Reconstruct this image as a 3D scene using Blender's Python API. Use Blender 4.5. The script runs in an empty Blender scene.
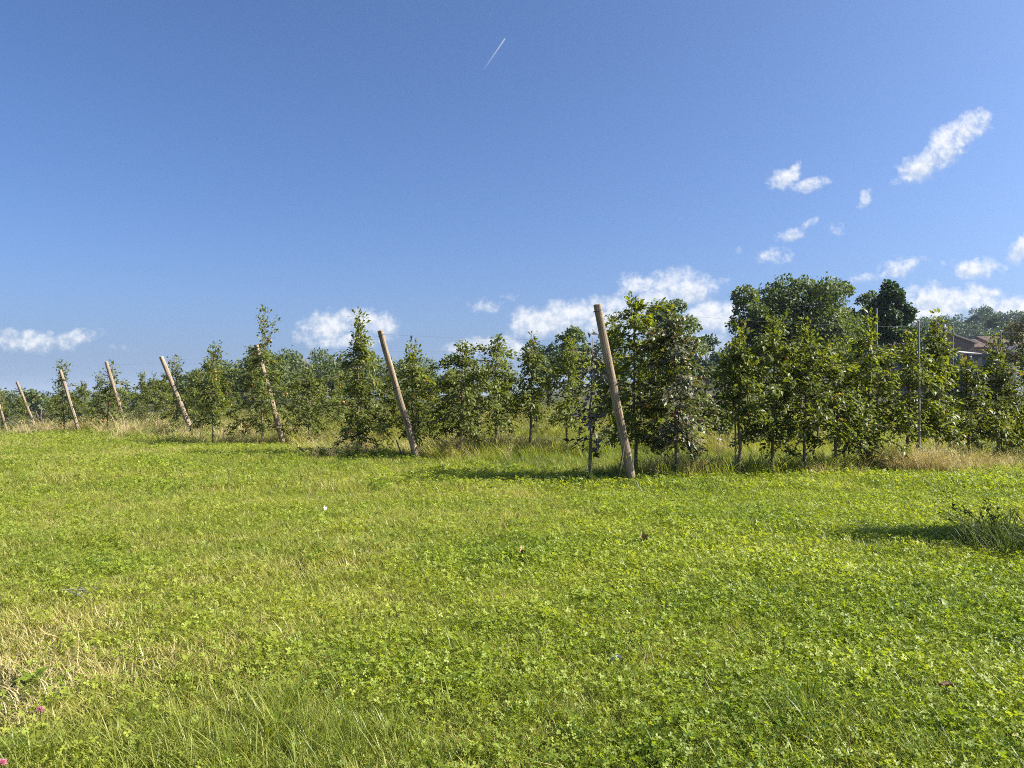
import bpy, math, random
import numpy as np
from mathutils import Vector, Matrix

# ------------------------------------------------------------------ camera, sun, sky
scene = bpy.context.scene
COL = scene.collection
FPX = 773.0            # focal length in pixels of the 1024 px wide frame
HY = 394.0             # image row of the horizon
CAMH = 1.10
R = math.radians
cam_d = bpy.data.cameras.new('camera')
cam_d.lens = FPX / 1024 * 36.0
cam_d.clip_start = 0.05
cam_d.clip_end = 6000
cam = bpy.data.objects.new('camera', cam_d)
COL.objects.link(cam)
cam.location = (0, 0, CAMH)
cam.rotation_euler = (R(90) + math.atan((HY - 384) / FPX), 0, 0)
scene.camera = cam

SUN_ELEV = R(38)
SUN_AZ = math.atan2(0.995, -0.06)        # measured from +Y towards +X
sun_dir = Vector((math.sin(SUN_AZ) * math.cos(SUN_ELEV), math.cos(SUN_AZ) * math.cos(SUN_ELEV), math.sin(SUN_ELEV)))
sl = bpy.data.lights.new('sun', 'SUN')
sl.energy = 5.0
sl.angle = R(0.55)
sl.color = (1.0, 0.94, 0.84)
so = bpy.data.objects.new('sun', sl)
COL.objects.link(so)
so.rotation_euler = sun_dir.to_track_quat('Z', 'Y').to_euler()

scene.view_settings.view_transform = 'Standard'
scene.view_settings.look = 'None'
scene.view_settings.gamma = 1
scene.view_settings.use_curve_mapping = False
scene.view_settings.exposure = 1.4
scene.cycles.filter_width = 1.0
scene.cycles.use_denoising = False
scene.cycles.denoiser = 'OPENIMAGEDENOISE'
scene.cycles.denoising_prefilter = 'ACCURATE'
scene.cycles.volume_bounces = 1
scene.cycles.max_bounces = 8
scene.cycles.diffuse_bounces = 3
scene.cycles.glossy_bounces = 2
scene.cycles.transmission_bounces = 4
scene.cycles.caustics_reflective = False
scene.cycles.caustics_refractive = False

# clouds: centre px, half width px, half height px, tilt (deg), strength
CLOUDS = [
    (30, 342, 42, 13, 4, 0.72), (72, 337, 30, 8, 0, 0.60), (120, 349, 16, 7, 0, 0.42),
    (328, 328, 32, 17, 10, 0.98), (362, 322, 38, 14, -6, 0.98), (345, 340, 45, 10, 0, 0.75),
    (488, 305, 18, 8, 0, 0.55), (507, 299, 10, 5, 0, 0.35),
    (536, 324, 30, 17, 8, 1.05), (575, 316, 44, 18, 14, 1.0), (612, 322, 44, 24, 5, 0.86),
    (637, 286, 22, 14, 12, 0.95), (684, 288, 36, 19, -4, 1.08), (660, 300, 40, 14, 0, 0.85),
    (706, 318, 30, 16, 10, 1.0), (735, 312, 24, 16, 20, 0.9), (690, 345, 60, 14, 0, 0.85),
    (480, 347, 32, 10, 6, 1.0), (520, 350, 30, 10, 0, 0.8),
    (785, 178, 22, 10, 22, 0.78), (812, 184, 22, 7, 14, 0.78), (798, 168, 10, 8, 60, 0.62),
    (924, 164, 25, 14, 30, 0.86), (946, 148, 30, 17, 40, 0.98), (967, 131, 28, 15, 36, 0.98), (985, 116, 12, 7, 25, 0.8), (908, 179, 14, 8, 20, 0.5),
    (867, 195, 10, 7, 65, 0.46), (790, 234, 17, 6, 18, 0.54), (811, 222, 12, 5, 25, 0.58),
    (838, 230, 12, 9, -40, 0.58), (774, 257, 18, 11, 10, 0.74), (741, 251, 7, 5, 0, 0.42), (724, 280, 9, 6, 0, 0.36),
    (895, 269, 26, 9, 16, 0.85), (872, 277, 20, 6, 8, 0.5), (975, 269, 27, 11, 4, 0.76),
    (1024, 246, 20, 14, 35, 0.95), (932, 300, 28, 17, -8, 1.08), (968, 304, 44, 16, 4, 0.98), (988, 295, 18, 9, 14, 0.85),
    (1015, 308, 50, 12, 0, 1.0), (905, 318, 60, 18, 0, 0.85), (860, 322, 40, 12, 0, 0.6),
    # cumulus outside the frame, like those inside it
    (-160, 330, 90, 22, 4, 0.95), (-420, 300, 130, 34, -4, 1.0), (1160, 270, 90, 30, 8, 1.0), (1420, 180, 140, 46, 20, 1.0),
    (1300, 320, 150, 26, 0, 0.95), (-700, 340, 160, 30, 0, 0.95), (1800, 300, 220, 60, 0, 1.0),
]

def build_world():
    w = bpy.data.worlds.new('World')
    scene.world = w
    w.use_nodes = True
    nt = w.node_tree
    N, L = nt.nodes, nt.links
    N.clear()

    def math_(op, a, b=None, c=None, clamp=False):
        n = N.new('ShaderNodeMath'); n.operation = op; n.use_clamp = clamp
        for i, v in enumerate((a, b, c)):
            if v is None: continue
            if isinstance(v, (int, float)): n.inputs[i].default_value = v
            else: L.new(v, n.inputs[i])
        return n.outputs[0]
    out = N.new('ShaderNodeOutputWorld')
    bg = N.new('ShaderNodeBackground')
    bg.inputs['Strength'].default_value = 0.05
    L.new(bg.outputs[0], out.inputs[0])
    sky = N.new('ShaderNodeTexSky')
    sky.sky_type = 'NISHITA'
    sky.sun_disc = False
    sky.sun_elevation = SUN_ELEV
    sky.sun_rotation = SUN_AZ
    sky.altitude = 0
    sky.air_density = 0.7
    sky.dust_density = 3.5
    sky.ozone_density = 3.0
    tc = N.new('ShaderNodeTexCoord')
    sep = N.new('ShaderNodeSeparateXYZ')
    L.new(tc.outputs['Generated'], sep.inputs[0])
    dy = math_('MAXIMUM', sep.outputs['Y'], 0.02)
    u0 = math_('DIVIDE', sep.outputs['X'], dy)
    v0 = math_('DIVIDE', sep.outputs['Z'], dy)
    cmb = N.new('ShaderNodeCombineXYZ')
    L.new(u0, cmb.inputs[0]); L.new(v0, cmb.inputs[1])

    def noise(scale, detail, rough, vec, col=False, dim='3D'):
        n = N.new('ShaderNodeTexNoise')
        n.inputs['Scale'].default_value = scale
        n.inputs['Detail'].default_value = detail
        n.inputs['Roughness'].default_value = rough
        L.new(vec, n.inputs['Vector'])
        return n.outputs['Color' if col else 'Fac']
    # warp the plane a little so the outlines are ragged
    wn = noise(34, 4, 0.6, cmb.outputs[0], True)
    vm = N.new('ShaderNodeVectorMath'); vm.operation = 'MULTIPLY_ADD'
    L.new(wn, vm.inputs[0]); vm.inputs[1].default_value = (0.036, 0.022, 0); vm.inputs[2].default_value = (-0.018, -0.011, 0)
    va = N.new('ShaderNodeVectorMath'); va.operation = 'ADD'
    L.new(vm.outputs[0], va.inputs[0]); L.new(cmb.outputs[0], va.inputs[1])
    best = None; shade = None
    for (px, py, hw, hh, tilt, st) in CLOUDS:
        mp = N.new('ShaderNodeMapping'); mp.vector_type = 'TEXTURE'
        mp.inputs['Location'].default_value = ((px - 512) / FPX, (HY - py) / FPX, 0)
        mp.inputs['Rotation'].default_value = (0, 0, R(tilt))
        k = 1.22 if hw > 22 else 1.08
        mp.inputs['Scale'].default_value = (hw / FPX * k, hh / FPX * k, 1)
        L.new(va.outputs[0], mp.inputs['Vector'])
        ln = N.new('ShaderNodeVectorMath'); ln.operation = 'LENGTH'
        L.new(mp.outputs[0], ln.inputs[0])
        m = math_('MULTIPLY', math_('SUBTRACT', 1.0, math_('POWER', ln.outputs['Value'], 1.6)), st)
        sy = N.new('ShaderNodeSeparateXYZ'); L.new(mp.outputs[0], sy.inputs[0])
        up = math_('ADD', math_('MULTIPLY', sy.outputs['Y'], math.cos(R(tilt))), math_('MULTIPLY', sy.outputs['X'], math.sin(R(tilt))))
        if best is None:
            best, shade = m, up
        else:
            sel = math_('GREATER_THAN', m, best)
            shade = math_('ADD', shade, math_('MULTIPLY', sel, math_('SUBTRACT', up, shade)))
            best = math_('MAXIMUM', best, m)
    fb = noise(26, 8, 0.62, cmb.outputs[0])
    fb2 = noise(90, 6, 0.6, cmb.outputs[0])
    f = math_('ADD', math_('MULTIPLY', math_('SUBTRACT', fb, 0.5), 2.1), math_('MULTIPLY', math_('SUBTRACT', fb2, 0.5), 1.1))
    d = math_('ADD', best, f)
    mr = N.new('ShaderNodeMapRange'); mr.interpolation_type = 'SMOOTHSTEP'
    mr.inputs['From Min'].default_value = 0.0; mr.inputs['From Max'].default_value = 1.05
    L.new(d, mr.inputs['Value'])
    front = math_('GREATER_THAN', sep.outputs['Y'], 0.05)
    gate = math_('GREATER_THAN', best, -0.2)
    mask = math_('MULTIPLY', math_('MULTIPLY', mr.outputs[0], front), gate)
    mask = math_('MULTIPLY', mask, 0.93)
    # contrail of a jet, a thin streak fading at its lower end
    mp = N.new('ShaderNodeMapping'); mp.vector_type = 'TEXTURE'
    mp.inputs['Location'].default_value = ((505 - 512) / FPX, (HY - 36.5) / FPX, 0)
    mp.inputs['Rotation'].default_value = (0, 0, math.atan2(-31.5, -21.5))
    mp.inputs['Scale'].default_value = (39 / FPX, 1.0 / FPX, 1)
    L.new(cmb.outputs[0], mp.inputs['Vector'])
    sp = N.new('ShaderNodeSeparateXYZ'); L.new(mp.outputs[0], sp.inputs[0])
    wid = math_('SUBTRACT', 1.0, math_('ABSOLUTE', sp.outputs['Y']), clamp=True)
    along = math_('SUBTRACT', 1.0, sp.outputs['X'], clamp=True)
    on = math_('GREATER_THAN', sp.outputs['X'], 0.0)
    trail = math_('MULTIPLY', math_('MULTIPLY', wid, math_('POWER', along, 0.8)), math_('MULTIPLY', on, 0.55))
    trail = math_('MULTIPLY', trail, front)
    mask = math_('MAXIMUM', mask, trail)
    # cloud colour: sunlit tops and shaded grey bases painted in, broken up by noise
    cr = N.new('ShaderNodeMapRange')
    cr.interpolation_type = 'SMOOTHSTEP'
    cr.inputs['From Min'].default_value = -0.75; cr.inputs['From Max'].default_value = 0.55
    lit = math_('ADD', shade, math_('MULTIPLY', math_('SUBTRACT', fb2, 0.5), 3.0))
    L.new(lit, cr.inputs['Value'])
    cc = N.new('ShaderNodeMixRGB')
    cc.inputs[1].default_value = (5.0, 5.6, 6.6, 1); cc.inputs[2].default_value = (7.7, 7.8, 8.0, 1)
    L.new(cr.outputs[0], cc.inputs[0])
    tint = N.new('ShaderNodeMixRGB'); tint.blend_type = 'MULTIPLY'; tint.inputs[0].default_value = 1
    tint.inputs[2].default_value = (0.91, 1.20, 1.57, 1)
    L.new(sky.outputs[0], tint.inputs[1])
    # paler air low over the horizon, the same all the way round
    hz = math_('EXPONENT', math_('MULTIPLY', math_('MAXIMUM', sep.outputs['Z'], 0.0), -12.5))
    hc = N.new('ShaderNodeMixRGB'); hc.blend_type = 'ADD'; hc.inputs[2].default_value = (0.9, 1.0, 2.2, 1)
    L.new(hz, hc.inputs[0]); L.new(tint.outputs[0], hc.inputs[1])
    hz2 = math_('MULTIPLY', math_('EXPONENT', math_('MULTIPLY', math_('MAXIMUM', sep.outputs['Z'], 0.0), -15.0)), 0.9)
    hm = N.new('ShaderNodeMixRGB'); hm.inputs[2].default_value = (2.9, 4.2, 6.1, 1)
    L.new(hz2, hm.inputs[0]); L.new(hc.outputs[0], hm.inputs[1])
    mx = N.new('ShaderNodeMixRGB')
    L.new(mask, mx.inputs[0]); L.new(hm.outputs[0], mx.inputs[1]); L.new(cc.outputs[0], mx.inputs[2])
    L.new(mx.outputs[0], bg.inputs[0])
build_world()

# ------------------------------------------------------------------ helpers
rng = np.random.default_rng(7)

def px2w(x, D):
    return (x - 512) / FPX * D

def zat(y, D):
    return CAMH + (HY - y) * D / FPX

def sstep(a, b, x):
    t = np.clip((np.asarray(x, float) - a) / (b - a), 0, 1)
    return t * t * (3 - 2 * t)

def _hash(ix, iy, seed):
    h = (ix * 374761393 + iy * 668265263 + seed * 1274126177) & 0x7fffffff
    h = ((h ^ (h >> 13)) * 1274126177) & 0x7fffffff
    return ((h ^ (h >> 16)) & 0xffff) / 65535.0

def vnoise(x, y, seed=0):
    x = np.asarray(x, float); y = np.asarray(y, float)
    ix = np.floor(x).astype(np.int64); iy = np.floor(y).astype(np.int64)
    fx = x - ix; fy = y - iy
    fx = fx * fx * (3 - 2 * fx); fy = fy * fy * (3 - 2 * fy)
    a = _hash(ix, iy, seed); b = _hash(ix + 1, iy, seed); c = _hash(ix, iy + 1, seed); d = _hash(ix + 1, iy + 1, seed)
    return (a * (1 - fx) + b * fx) * (1 - fy) + (c * (1 - fx) + d * fx) * fy

def fbm(x, y, sc, seed=0, o=4):
    v = 0; a = 0.5; t = 0
    for k in range(o):
        v = v + a * vnoise(x * sc, y * sc, seed + k); t += a
        a *= 0.5; sc *= 2.03
    return v / t

def gz(x, y):
    """height of the ground"""
    x = np.asarray(x, float); y = np.asarray(y, float)
    s = -x - 11.5
    z = -0.06 * (np.sqrt(s * s + 4) + s) / 2
    z = np.maximum(z, -3.2 + 0 * z)
    r = np.sqrt(x * x + y * y)
    z = z + (fbm(x, y, 0.9, 3, 3) - 0.5) * 0.10 * sstep(0.5, 4, r) * (1 - sstep(60, 90, r))
    z = z - 0.07 * sstep(4, 10, r)
    z = z + 16.0 * sstep(20, 160, x) * sstep(95, 245, y) + 4 * sstep(120, 500, x) * sstep(200, 600, y)
    z = z + 1.0 * sstep(15, 50, x) * sstep(40, 80, y)
    return z

def gzf(x, y):
    return float(gz(x, y))

def new_mesh(name, V, F, mats, midx=None, smooth=False, attrs=None):
    me = bpy.data.meshes.new(name)
    V = np.asarray(V, np.float32)
    if isinstance(F, np.ndarray):
        nf, k = F.shape
        me.vertices.add(len(V)); me.vertices.foreach_set('co', V.ravel())
        me.loops.add(nf * k); me.loops.foreach_set('vertex_index', F.astype(np.int32).ravel())
        me.polygons.add(nf)
        me.polygons.foreach_set('loop_start', np.arange(0, nf * k, k, dtype=np.int32))
        me.update(calc_edges=True)
    else:
        me.from_pydata(V.tolist(), [], [list(f) for f in F])
    for m in (mats if isinstance(mats, (list, tuple)) else [mats]):
        if m: me.materials.append(m)
    if midx is not None: me.polygons.foreach_set('material_index', np.asarray(midx, np.int32))
    if smooth: me.polygons.foreach_set('use_smooth', np.ones(len(me.polygons), bool))
    if attrs:
        for k, a in attrs.items():
            at = me.attributes.new(k, 'FLOAT', 'POINT'); at.data.foreach_set('value', np.asarray(a, np.float32))
    me.update()
    return me

def obj(name, me, parent=None, loc=None, label=None, cat=None, group=None, kind=None):
    o = bpy.data.objects.new(name, me)
    COL.objects.link(o)
    if parent: o.parent = parent
    if loc is not None: o.location = loc
    if label: o['label'] = label
    if cat: o['category'] = cat
    if group: o['group'] = group
    if kind: o['kind'] = kind
    return o

def dup(root, loc, rz=None, sc=None, label=None, group=None):
    r = root.copy(); COL.objects.link(r); r.location = loc
    if rz is not None: r.rotation_euler = (0, 0, rz)
    if sc is not None: r.scale = sc
    if label: r['label'] = label
    if group: r['group'] = group
    for ch in list(root.children):
        c = ch.copy(); COL.objects.link(c); c.parent = r
    return r

def tubes(lines, sides=6):
    """lines: list of (points, radii) -> verts, quads (caps closed by a point)"""
    V = []; F = []
    for pts, rad in lines:
        pts = np.asarray(pts, float); n = len(pts)
        rad = np.broadcast_to(np.asarray(rad, float), (n,))
        tang = np.gradient(pts, axis=0)
        tang /= np.linalg.norm(tang, axis=1)[:, None] + 1e-9
        ref = np.array([0.31, 0.95, 0.05]) if abs(tang[0, 2]) > 0.5 else np.array([0, 0, 1.0])
        b = len(V)
        for i in range(n):
            a = np.cross(tang[i], ref); a /= np.linalg.norm(a) + 1e-9
            c = np.cross(tang[i], a)
            for k in range(sides):
                th = 2 * math.pi * k / sides
                V.append(pts[i] + rad[i] * (math.cos(th) * a + math.sin(th) * c))
        for i in range(n - 1):
            for k in range(sides):
                k2 = (k + 1) % sides
                F.append((b + i * sides + k, b + i * sides + k2, b + (i + 1) * sides + k2, b + (i + 1) * sides + k))
        F.append(tuple(b + k for k in range(sides))[::-1])
        F.append(tuple(b + (n - 1) * sides + k for k in range(sides)))
    return V, F

def nrm(a):
    return a / (np.linalg.norm(a, axis=-1, keepdims=True) + 1e-9)

def leaves_folded(P, A, Nn, Ln, Wd, fold=0.25, sag=0.12):
    """one leaf each: base, left, right, middle, tip; two halves folded on the midrib"""
    A = nrm(A); S = nrm(np.cross(A, Nn)); U = np.cross(S, A)
    n = len(P); Ln = Ln[:, None]; Wd = Wd[:, None]
    b = P
    m = P + A * Ln * 0.5
    l = P + A * Ln * 0.45 + S * Wd * 0.5 + U * Wd * fold
    r = P + A * Ln * 0.45 - S * Wd * 0.5 + U * Wd * fold
    t = P + A * Ln - U * Ln * sag
    V = np.stack([b, l, r, m, t], 1).reshape(-1, 3)
    o = np.arange(n)[:, None] * 5
    F = np.concatenate([o + [0, 3, 1], o + [3, 4, 1], o + [0, 2, 3], o + [3, 2, 4]], 0)
    return V, F

def leaves_quad(P, A, Nn, Ln, Wd, fold=0.15):
    A = nrm(A); S = nrm(np.cross(A, Nn)); U = np.cross(S, A)
    n = len(P); Ln = Ln[:, None]; Wd = Wd[:, None]
    V = np.stack([P, P + A * Ln * .5 + S * Wd * .5 + U * Wd * fold, P + A * Ln, P + A * Ln * .5 - S * Wd * .5 + U * Wd * fold], 1).reshape(-1, 3)
    o = np.arange(n)[:, None] * 4
    F = np.concatenate([o + [0, 2, 1], o + [0, 3, 2]], 0)
    return V, F

# ------------------------------------------------------------------ materials
def mat_base(name):
    m = bpy.data.materials.new(name); m.use_nodes = True
    nt = m.node_tree; nt.nodes.clear()
    out = nt.nodes.new('ShaderNodeOutputMaterial')
    return m, nt, out

def ramp(nt, fac, stops):
    r = nt.nodes.new('ShaderNodeValToRGB')
    el = r.color_ramp.elements
    while len(el) > 1: el.remove(el[-1])
    el[0].position = stops[0][0]; el[0].color = (*stops[0][1], 1)
    for p, c in stops[1:]:
        e = el.new(p); e.color = (*c, 1)
    if fac is not None: nt.links.new(fac, r.inputs[0])
    return r.outputs[0]

def leaf_mat(name, stops, trans=0.35, rough=0.42, tgain=(1.7, 1.9, 0.8), under=None, obj_var=0.25, spec=0.5, attr='rnd', instancer=None):
    """leaf: glossy reflecting side plus light coming through the blade"""
    m, nt, out = mat_base(name)
    N, L = nt.nodes, nt.links
    a = N.new('ShaderNodeAttribute'); a.attribute_name = attr
    fac = a.outputs['Fac']
    if instancer:
        b = N.new('ShaderNodeAttribute'); b.attribute_name = instancer; b.attribute_type = 'INSTANCER'
        ad = N.new('ShaderNodeMath'); ad.operation = 'MULTIPLY_ADD'
        L.new(a.outputs['Fac'], ad.inputs[0]); ad.inputs[1].default_value = 0.30
        L.new(b.outputs['Fac'], ad.inputs[2])
        sb = N.new('ShaderNodeMath'); sb.operation = 'SUBTRACT'; sb.use_clamp = True
        L.new(ad.outputs[0], sb.inputs[0]); sb.inputs[1].default_value = 0.15
        fac = sb.outputs[0]
    col = ramp(nt, fac, stops)
    oi = N.new('ShaderNodeObjectInfo')
    mr = N.new('ShaderNodeMapRange')
    mr.inputs['To Min'].default_value = 1 - obj_var; mr.inputs['To Max'].default_value = 1 + obj_var
    L.new(oi.outputs['Random'], mr.inputs['Value'])
    mul = N.new('ShaderNodeMixRGB'); mul.blend_type = 'MULTIPLY'; mul.inputs[0].default_value = 1
    L.new(col, mul.inputs[1]); L.new(mr.outputs[0], mul.inputs[2])
    c = mul.outputs[0]
    if under:
        ge = N.new('ShaderNodeNewGeometry')
        mu = N.new('ShaderNodeMixRGB'); mu.inputs[2].default_value = (*under, 1)
        k = N.new('ShaderNodeMath'); k.operation = 'MULTIPLY'; k.inputs[1].default_value = 0.75
        L.new(ge.outputs['Backfacing'], k.inputs[0]); L.new(k.outputs[0], mu.inputs[0]); L.new(c, mu.inputs[1])
        top = mu.outputs[0]
    else:
        top = c
    p = N.new('ShaderNodeBsdfPrincipled')
    L.new(top, p.inputs['Base Color'])
    p.inputs['Roughness'].default_value = rough
    p.inputs['Specular IOR Level'].default_value = spec
    t = N.new('ShaderNodeBsdfTranslucent')
    tg = N.new('ShaderNodeMixRGB'); tg.blend_type = 'MULTIPLY'; tg.inputs[0].default_value = 1
    tg.inputs[2].default_value = (*tgain, 1)
    L.new(c, tg.inputs[1]); L.new(tg.outputs[0], t.inputs['Color'])
    mx = N.new('ShaderNodeMixShader'); mx.inputs[0].default_value = trans
    L.new(p.outputs[0], mx.inputs[1]); L.new(t.outputs[0], mx.inputs[2])
    L.new(mx.outputs[0], out.inputs[0])
    return m

def solid_mat(name, c1, c2, scale=20, rough=0.8, stretch=(1, 1, 1), bump=0.3, c3=None, spec=0.3, detail=6):
    m, nt, out = mat_base(name)
    N, L = nt.nodes, nt.links
    tc = N.new('ShaderNodeTexCoord'); mp = N.new('ShaderNodeMapping')
    mp.inputs['Scale'].default_value = stretch
    L.new(tc.outputs['Object'], mp.inputs[0])
    n = N.new('ShaderNodeTexNoise'); n.inputs['Scale'].default_value = scale; n.inputs['Detail'].default_value = detail
    n.inputs['Roughness'].default_value = 0.65
    L.new(mp.outputs[0], n.inputs['Vector'])
    stops = [(0.32, c1), (0.68, c2)]
    if c3: stops = [(0.3, c1), (0.5, c2), (0.68, c3)]
    col = ramp(nt, n.outputs['Fac'], stops)
    p = N.new('ShaderNodeBsdfPrincipled')
    L.new(col, p.inputs['Base Color']); p.inputs['Roughness'].default_value = rough
    p.inputs['Specular IOR Level'].default_value = spec
    if bump:
        b = N.new('ShaderNodeBump'); b.inputs['Strength'].default_value = bump; b.inputs['Distance'].default_value = 0.02
        L.new(n.outputs['Fac'], b.inputs['Height']); L.new(b.outputs[0], p.inputs['Normal'])
    L.new(p.outputs[0], out.inputs[0])
    return m

M = {}
M['apple_leaf'] = leaf_mat('apple_leaf', [(0, (0.044, 0.060, 0.009)), (0.45, (0.100, 0.120, 0.013)), (0.8, (0.165, 0.185, 0.022)), (0.95, (0.20, 0.19, 0.035)), (1.0, (0.24, 0.14, 0.05))],
                           trans=0.42, rough=0.42, under=(0.15, 0.175, 0.045), spec=0.22, tgain=(1.75, 1.75, 0.6))
M['rusty_leaf'] = leaf_mat('rusty_apple_leaf', [(0, (0.040, 0.060, 0.015)), (0.4, (0.065, 0.095, 0.022)), (0.65, (0.12, 0.11, 0.03)), (0.85, (0.19, 0.10, 0.045)), (1.0, (0.22, 0.08, 0.06))],
                           trans=0.30, rough=0.42, under=(0.16, 0.15, 0.09), spec=0.35)
M['purple_leaf'] = leaf_mat('purple_leaf', [(0, (0.022, 0.034, 0.014)), (0.6, (0.045, 0.048, 0.022)), (1.0, (0.09, 0.06, 0.04))], trans=0.2, rough=0.4, under=(0.10, 0.095, 0.08), tgain=(1.5, 1, 1), spec=0.4)
M['broad_leaf'] = leaf_mat('broad_tree_leaf', [(0, (0.042, 0.062, 0.011)), (0.5, (0.080, 0.104, 0.018)), (1.0, (0.135, 0.155, 0.030))], trans=0.28, rough=0.55, under=(0.10, 0.12, 0.055), obj_var=0.2, spec=.25)
M['dark_leaf'] = leaf_mat('dark_tree_leaf', [(0, (0.016, 0.036, 0.012)), (0.6, (0.028, 0.055, 0.016)), (1.0, (0.050, 0.075, 0.020))], trans=0.2, rough=0.5, obj_var=0.2, spec=.25)
M['hill_leaf'] = leaf_mat('hill_tree_leaf', [(0, (0.026, 0.050, 0.018)), (0.5, (0.042, 0.072, 0.024)), (1.0, (0.075, 0.10, 0.032))], trans=0.2, rough=0.6, obj_var=0.45)
M['pale_leaf'] = leaf_mat('pale_tree_leaf', [(0, (0.07, 0.075, 0.022)), (0.5, (0.14, 0.125, 0.04)), (1.0, (0.36, 0.32, 0.19))], trans=0.35, rough=0.5, tgain=(1.2, 1.2, 1.0))
M['bark'] = solid_mat('bark', (0.055, 0.042, 0.030), (0.16, 0.125, 0.09), 30, 0.9, (1, 1, .25), 0.6)
M['young_bark'] = solid_mat('young_bark', (0.085, 0.065, 0.045), (0.20, 0.16, 0.115), 40, 0.85, (1, 1, .3), 0.4)
M['post_wood'] = solid_mat('post_wood', (0.080, 0.058, 0.038), (0.245, 0.18, 0.118), 26, 0.9, (1, 1, .07), 1.0, (0.38, 0.30, 0.205))
M['post_pale'] = solid_mat('weathered_post_wood', (0.11, 0.08, 0.052), (0.28, 0.21, 0.145), 26, 0.9, (1, 1, .07), 1.0, (0.42, 0.335, 0.24))
M['post_end'] = solid_mat('post_end_grain', (0.16, 0.11, 0.07), (0.32, 0.24, 0.16), 60, 0.9)
M['stake'] = solid_mat('grey_stake', (0.16, 0.15, 0.13), (0.28, 0.265, 0.235), 30, 0.8, (1, 1, .15), 0.2)
M['wire'] = solid_mat('wire_steel', (0.07, 0.07, 0.07), (0.12, 0.12, 0.12), 10, 0.7, bump=0)
GRASS_STOPS = [(0.0, (0.50, 0.41, 0.22)), (0.18, (0.40, 0.36, 0.13)), (0.36, (0.300, 0.295, 0.072)), (0.6, (0.250, 0.270, 0.050)), (0.82, (0.160, 0.205, 0.030)), (1.0, (0.065, 0.120, 0.014))]
M['grass'] = leaf_mat('grass_blade', GRASS_STOPS, trans=0.40, rough=0.38, tgain=(1.5, 1.5, 0.65), obj_var=0.12, instancer='tint', spec=0.25)
M['clover'] = leaf_mat('clover_leaf', [(0, (0.35, 0.35, 0.065)), (0.3, (0.285, 0.315, 0.045)), (0.7, (0.180, 0.235, 0.030)), (1.0, (0.060, 0.115, 0.013))], trans=0.40, rough=0.45, tgain=(1.75, 1.75, 0.5), obj_var=0.12, instancer='tint', spec=0.2)
M['straw'] = leaf_mat('straw_blade', [(0, (0.52, 0.42, 0.21)), (0.4, (0.43, 0.35, 0.15)), (0.7, (0.29, 0.27, 0.09)), (1.0, (0.15, 0.18, 0.045))], trans=0.3, rough=0.6, tgain=(1.2, 1.15, 0.8), obj_var=0.15, instancer='tint')
M['weed'] = leaf_mat('weed_leaf', [(0, (0.035, 0.058, 0.012)), (0.5, (0.060, 0.090, 0.018)), (1.0, (0.14, 0.15, 0.05))], trans=0.25, rough=0.5, under=(0.07, 0.09, 0.03), spec=.08)
M['dead_leaf'] = solid_mat('dead_leaf', (0.18, 0.10, 0.06), (0.42, 0.28, 0.18), 40, 0.8)
M['white_scrap'] = solid_mat('white_scrap', (0.42, 0.41, 0.38), (0.62, 0.61, 0.58), 30, 0.7)
M['pink'] = leaf_mat('pink_petal', [(0, (0.48, 0.16, 0.22)), (1, (0.70, 0.36, 0.42))], trans=0.3, tgain=(1.1, 1, 1))
M['white_petal'] = leaf_mat('white_petal', [(0, (0.60, 0.56, 0.46)), (1, (0.80, 0.78, 0.72))], trans=0.3, tgain=(1, 1, 1))
M['bird'] = solid_mat('bird_feather', (0.02, 0.02, 0.022), (0.045, 0.04, 0.04), 20, 0.7)

def apple_mat(name, a, b):
    m, nt, out = mat_base(name)
    tc = nt.nodes.new('ShaderNodeTexCoord'); n = nt.nodes.new('ShaderNodeTexNoise')
    n.inputs['Scale'].default_value = 14; nt.links.new(tc.outputs['Object'], n.inputs['Vector'])
    c = ramp(nt, n.outputs['Fac'], [(0.38, a), (0.6, b)])
    p = nt.nodes.new('ShaderNodeBsdfPrincipled'); p.inputs['Roughness'].default_value = 0.3
    nt.links.new(c, p.inputs['Base Color']); nt.links.new(p.outputs[0], out.inputs[0])
    return m
M['apple_red'] = apple_mat('apple_skin_red', (0.30, 0.028, 0.022), (0.38, 0.17, 0.05))
M['apple_gold'] = apple_mat('apple_skin_gold', (0.34, 0.24, 0.06), (0.38, 0.14, 0.05))

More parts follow.
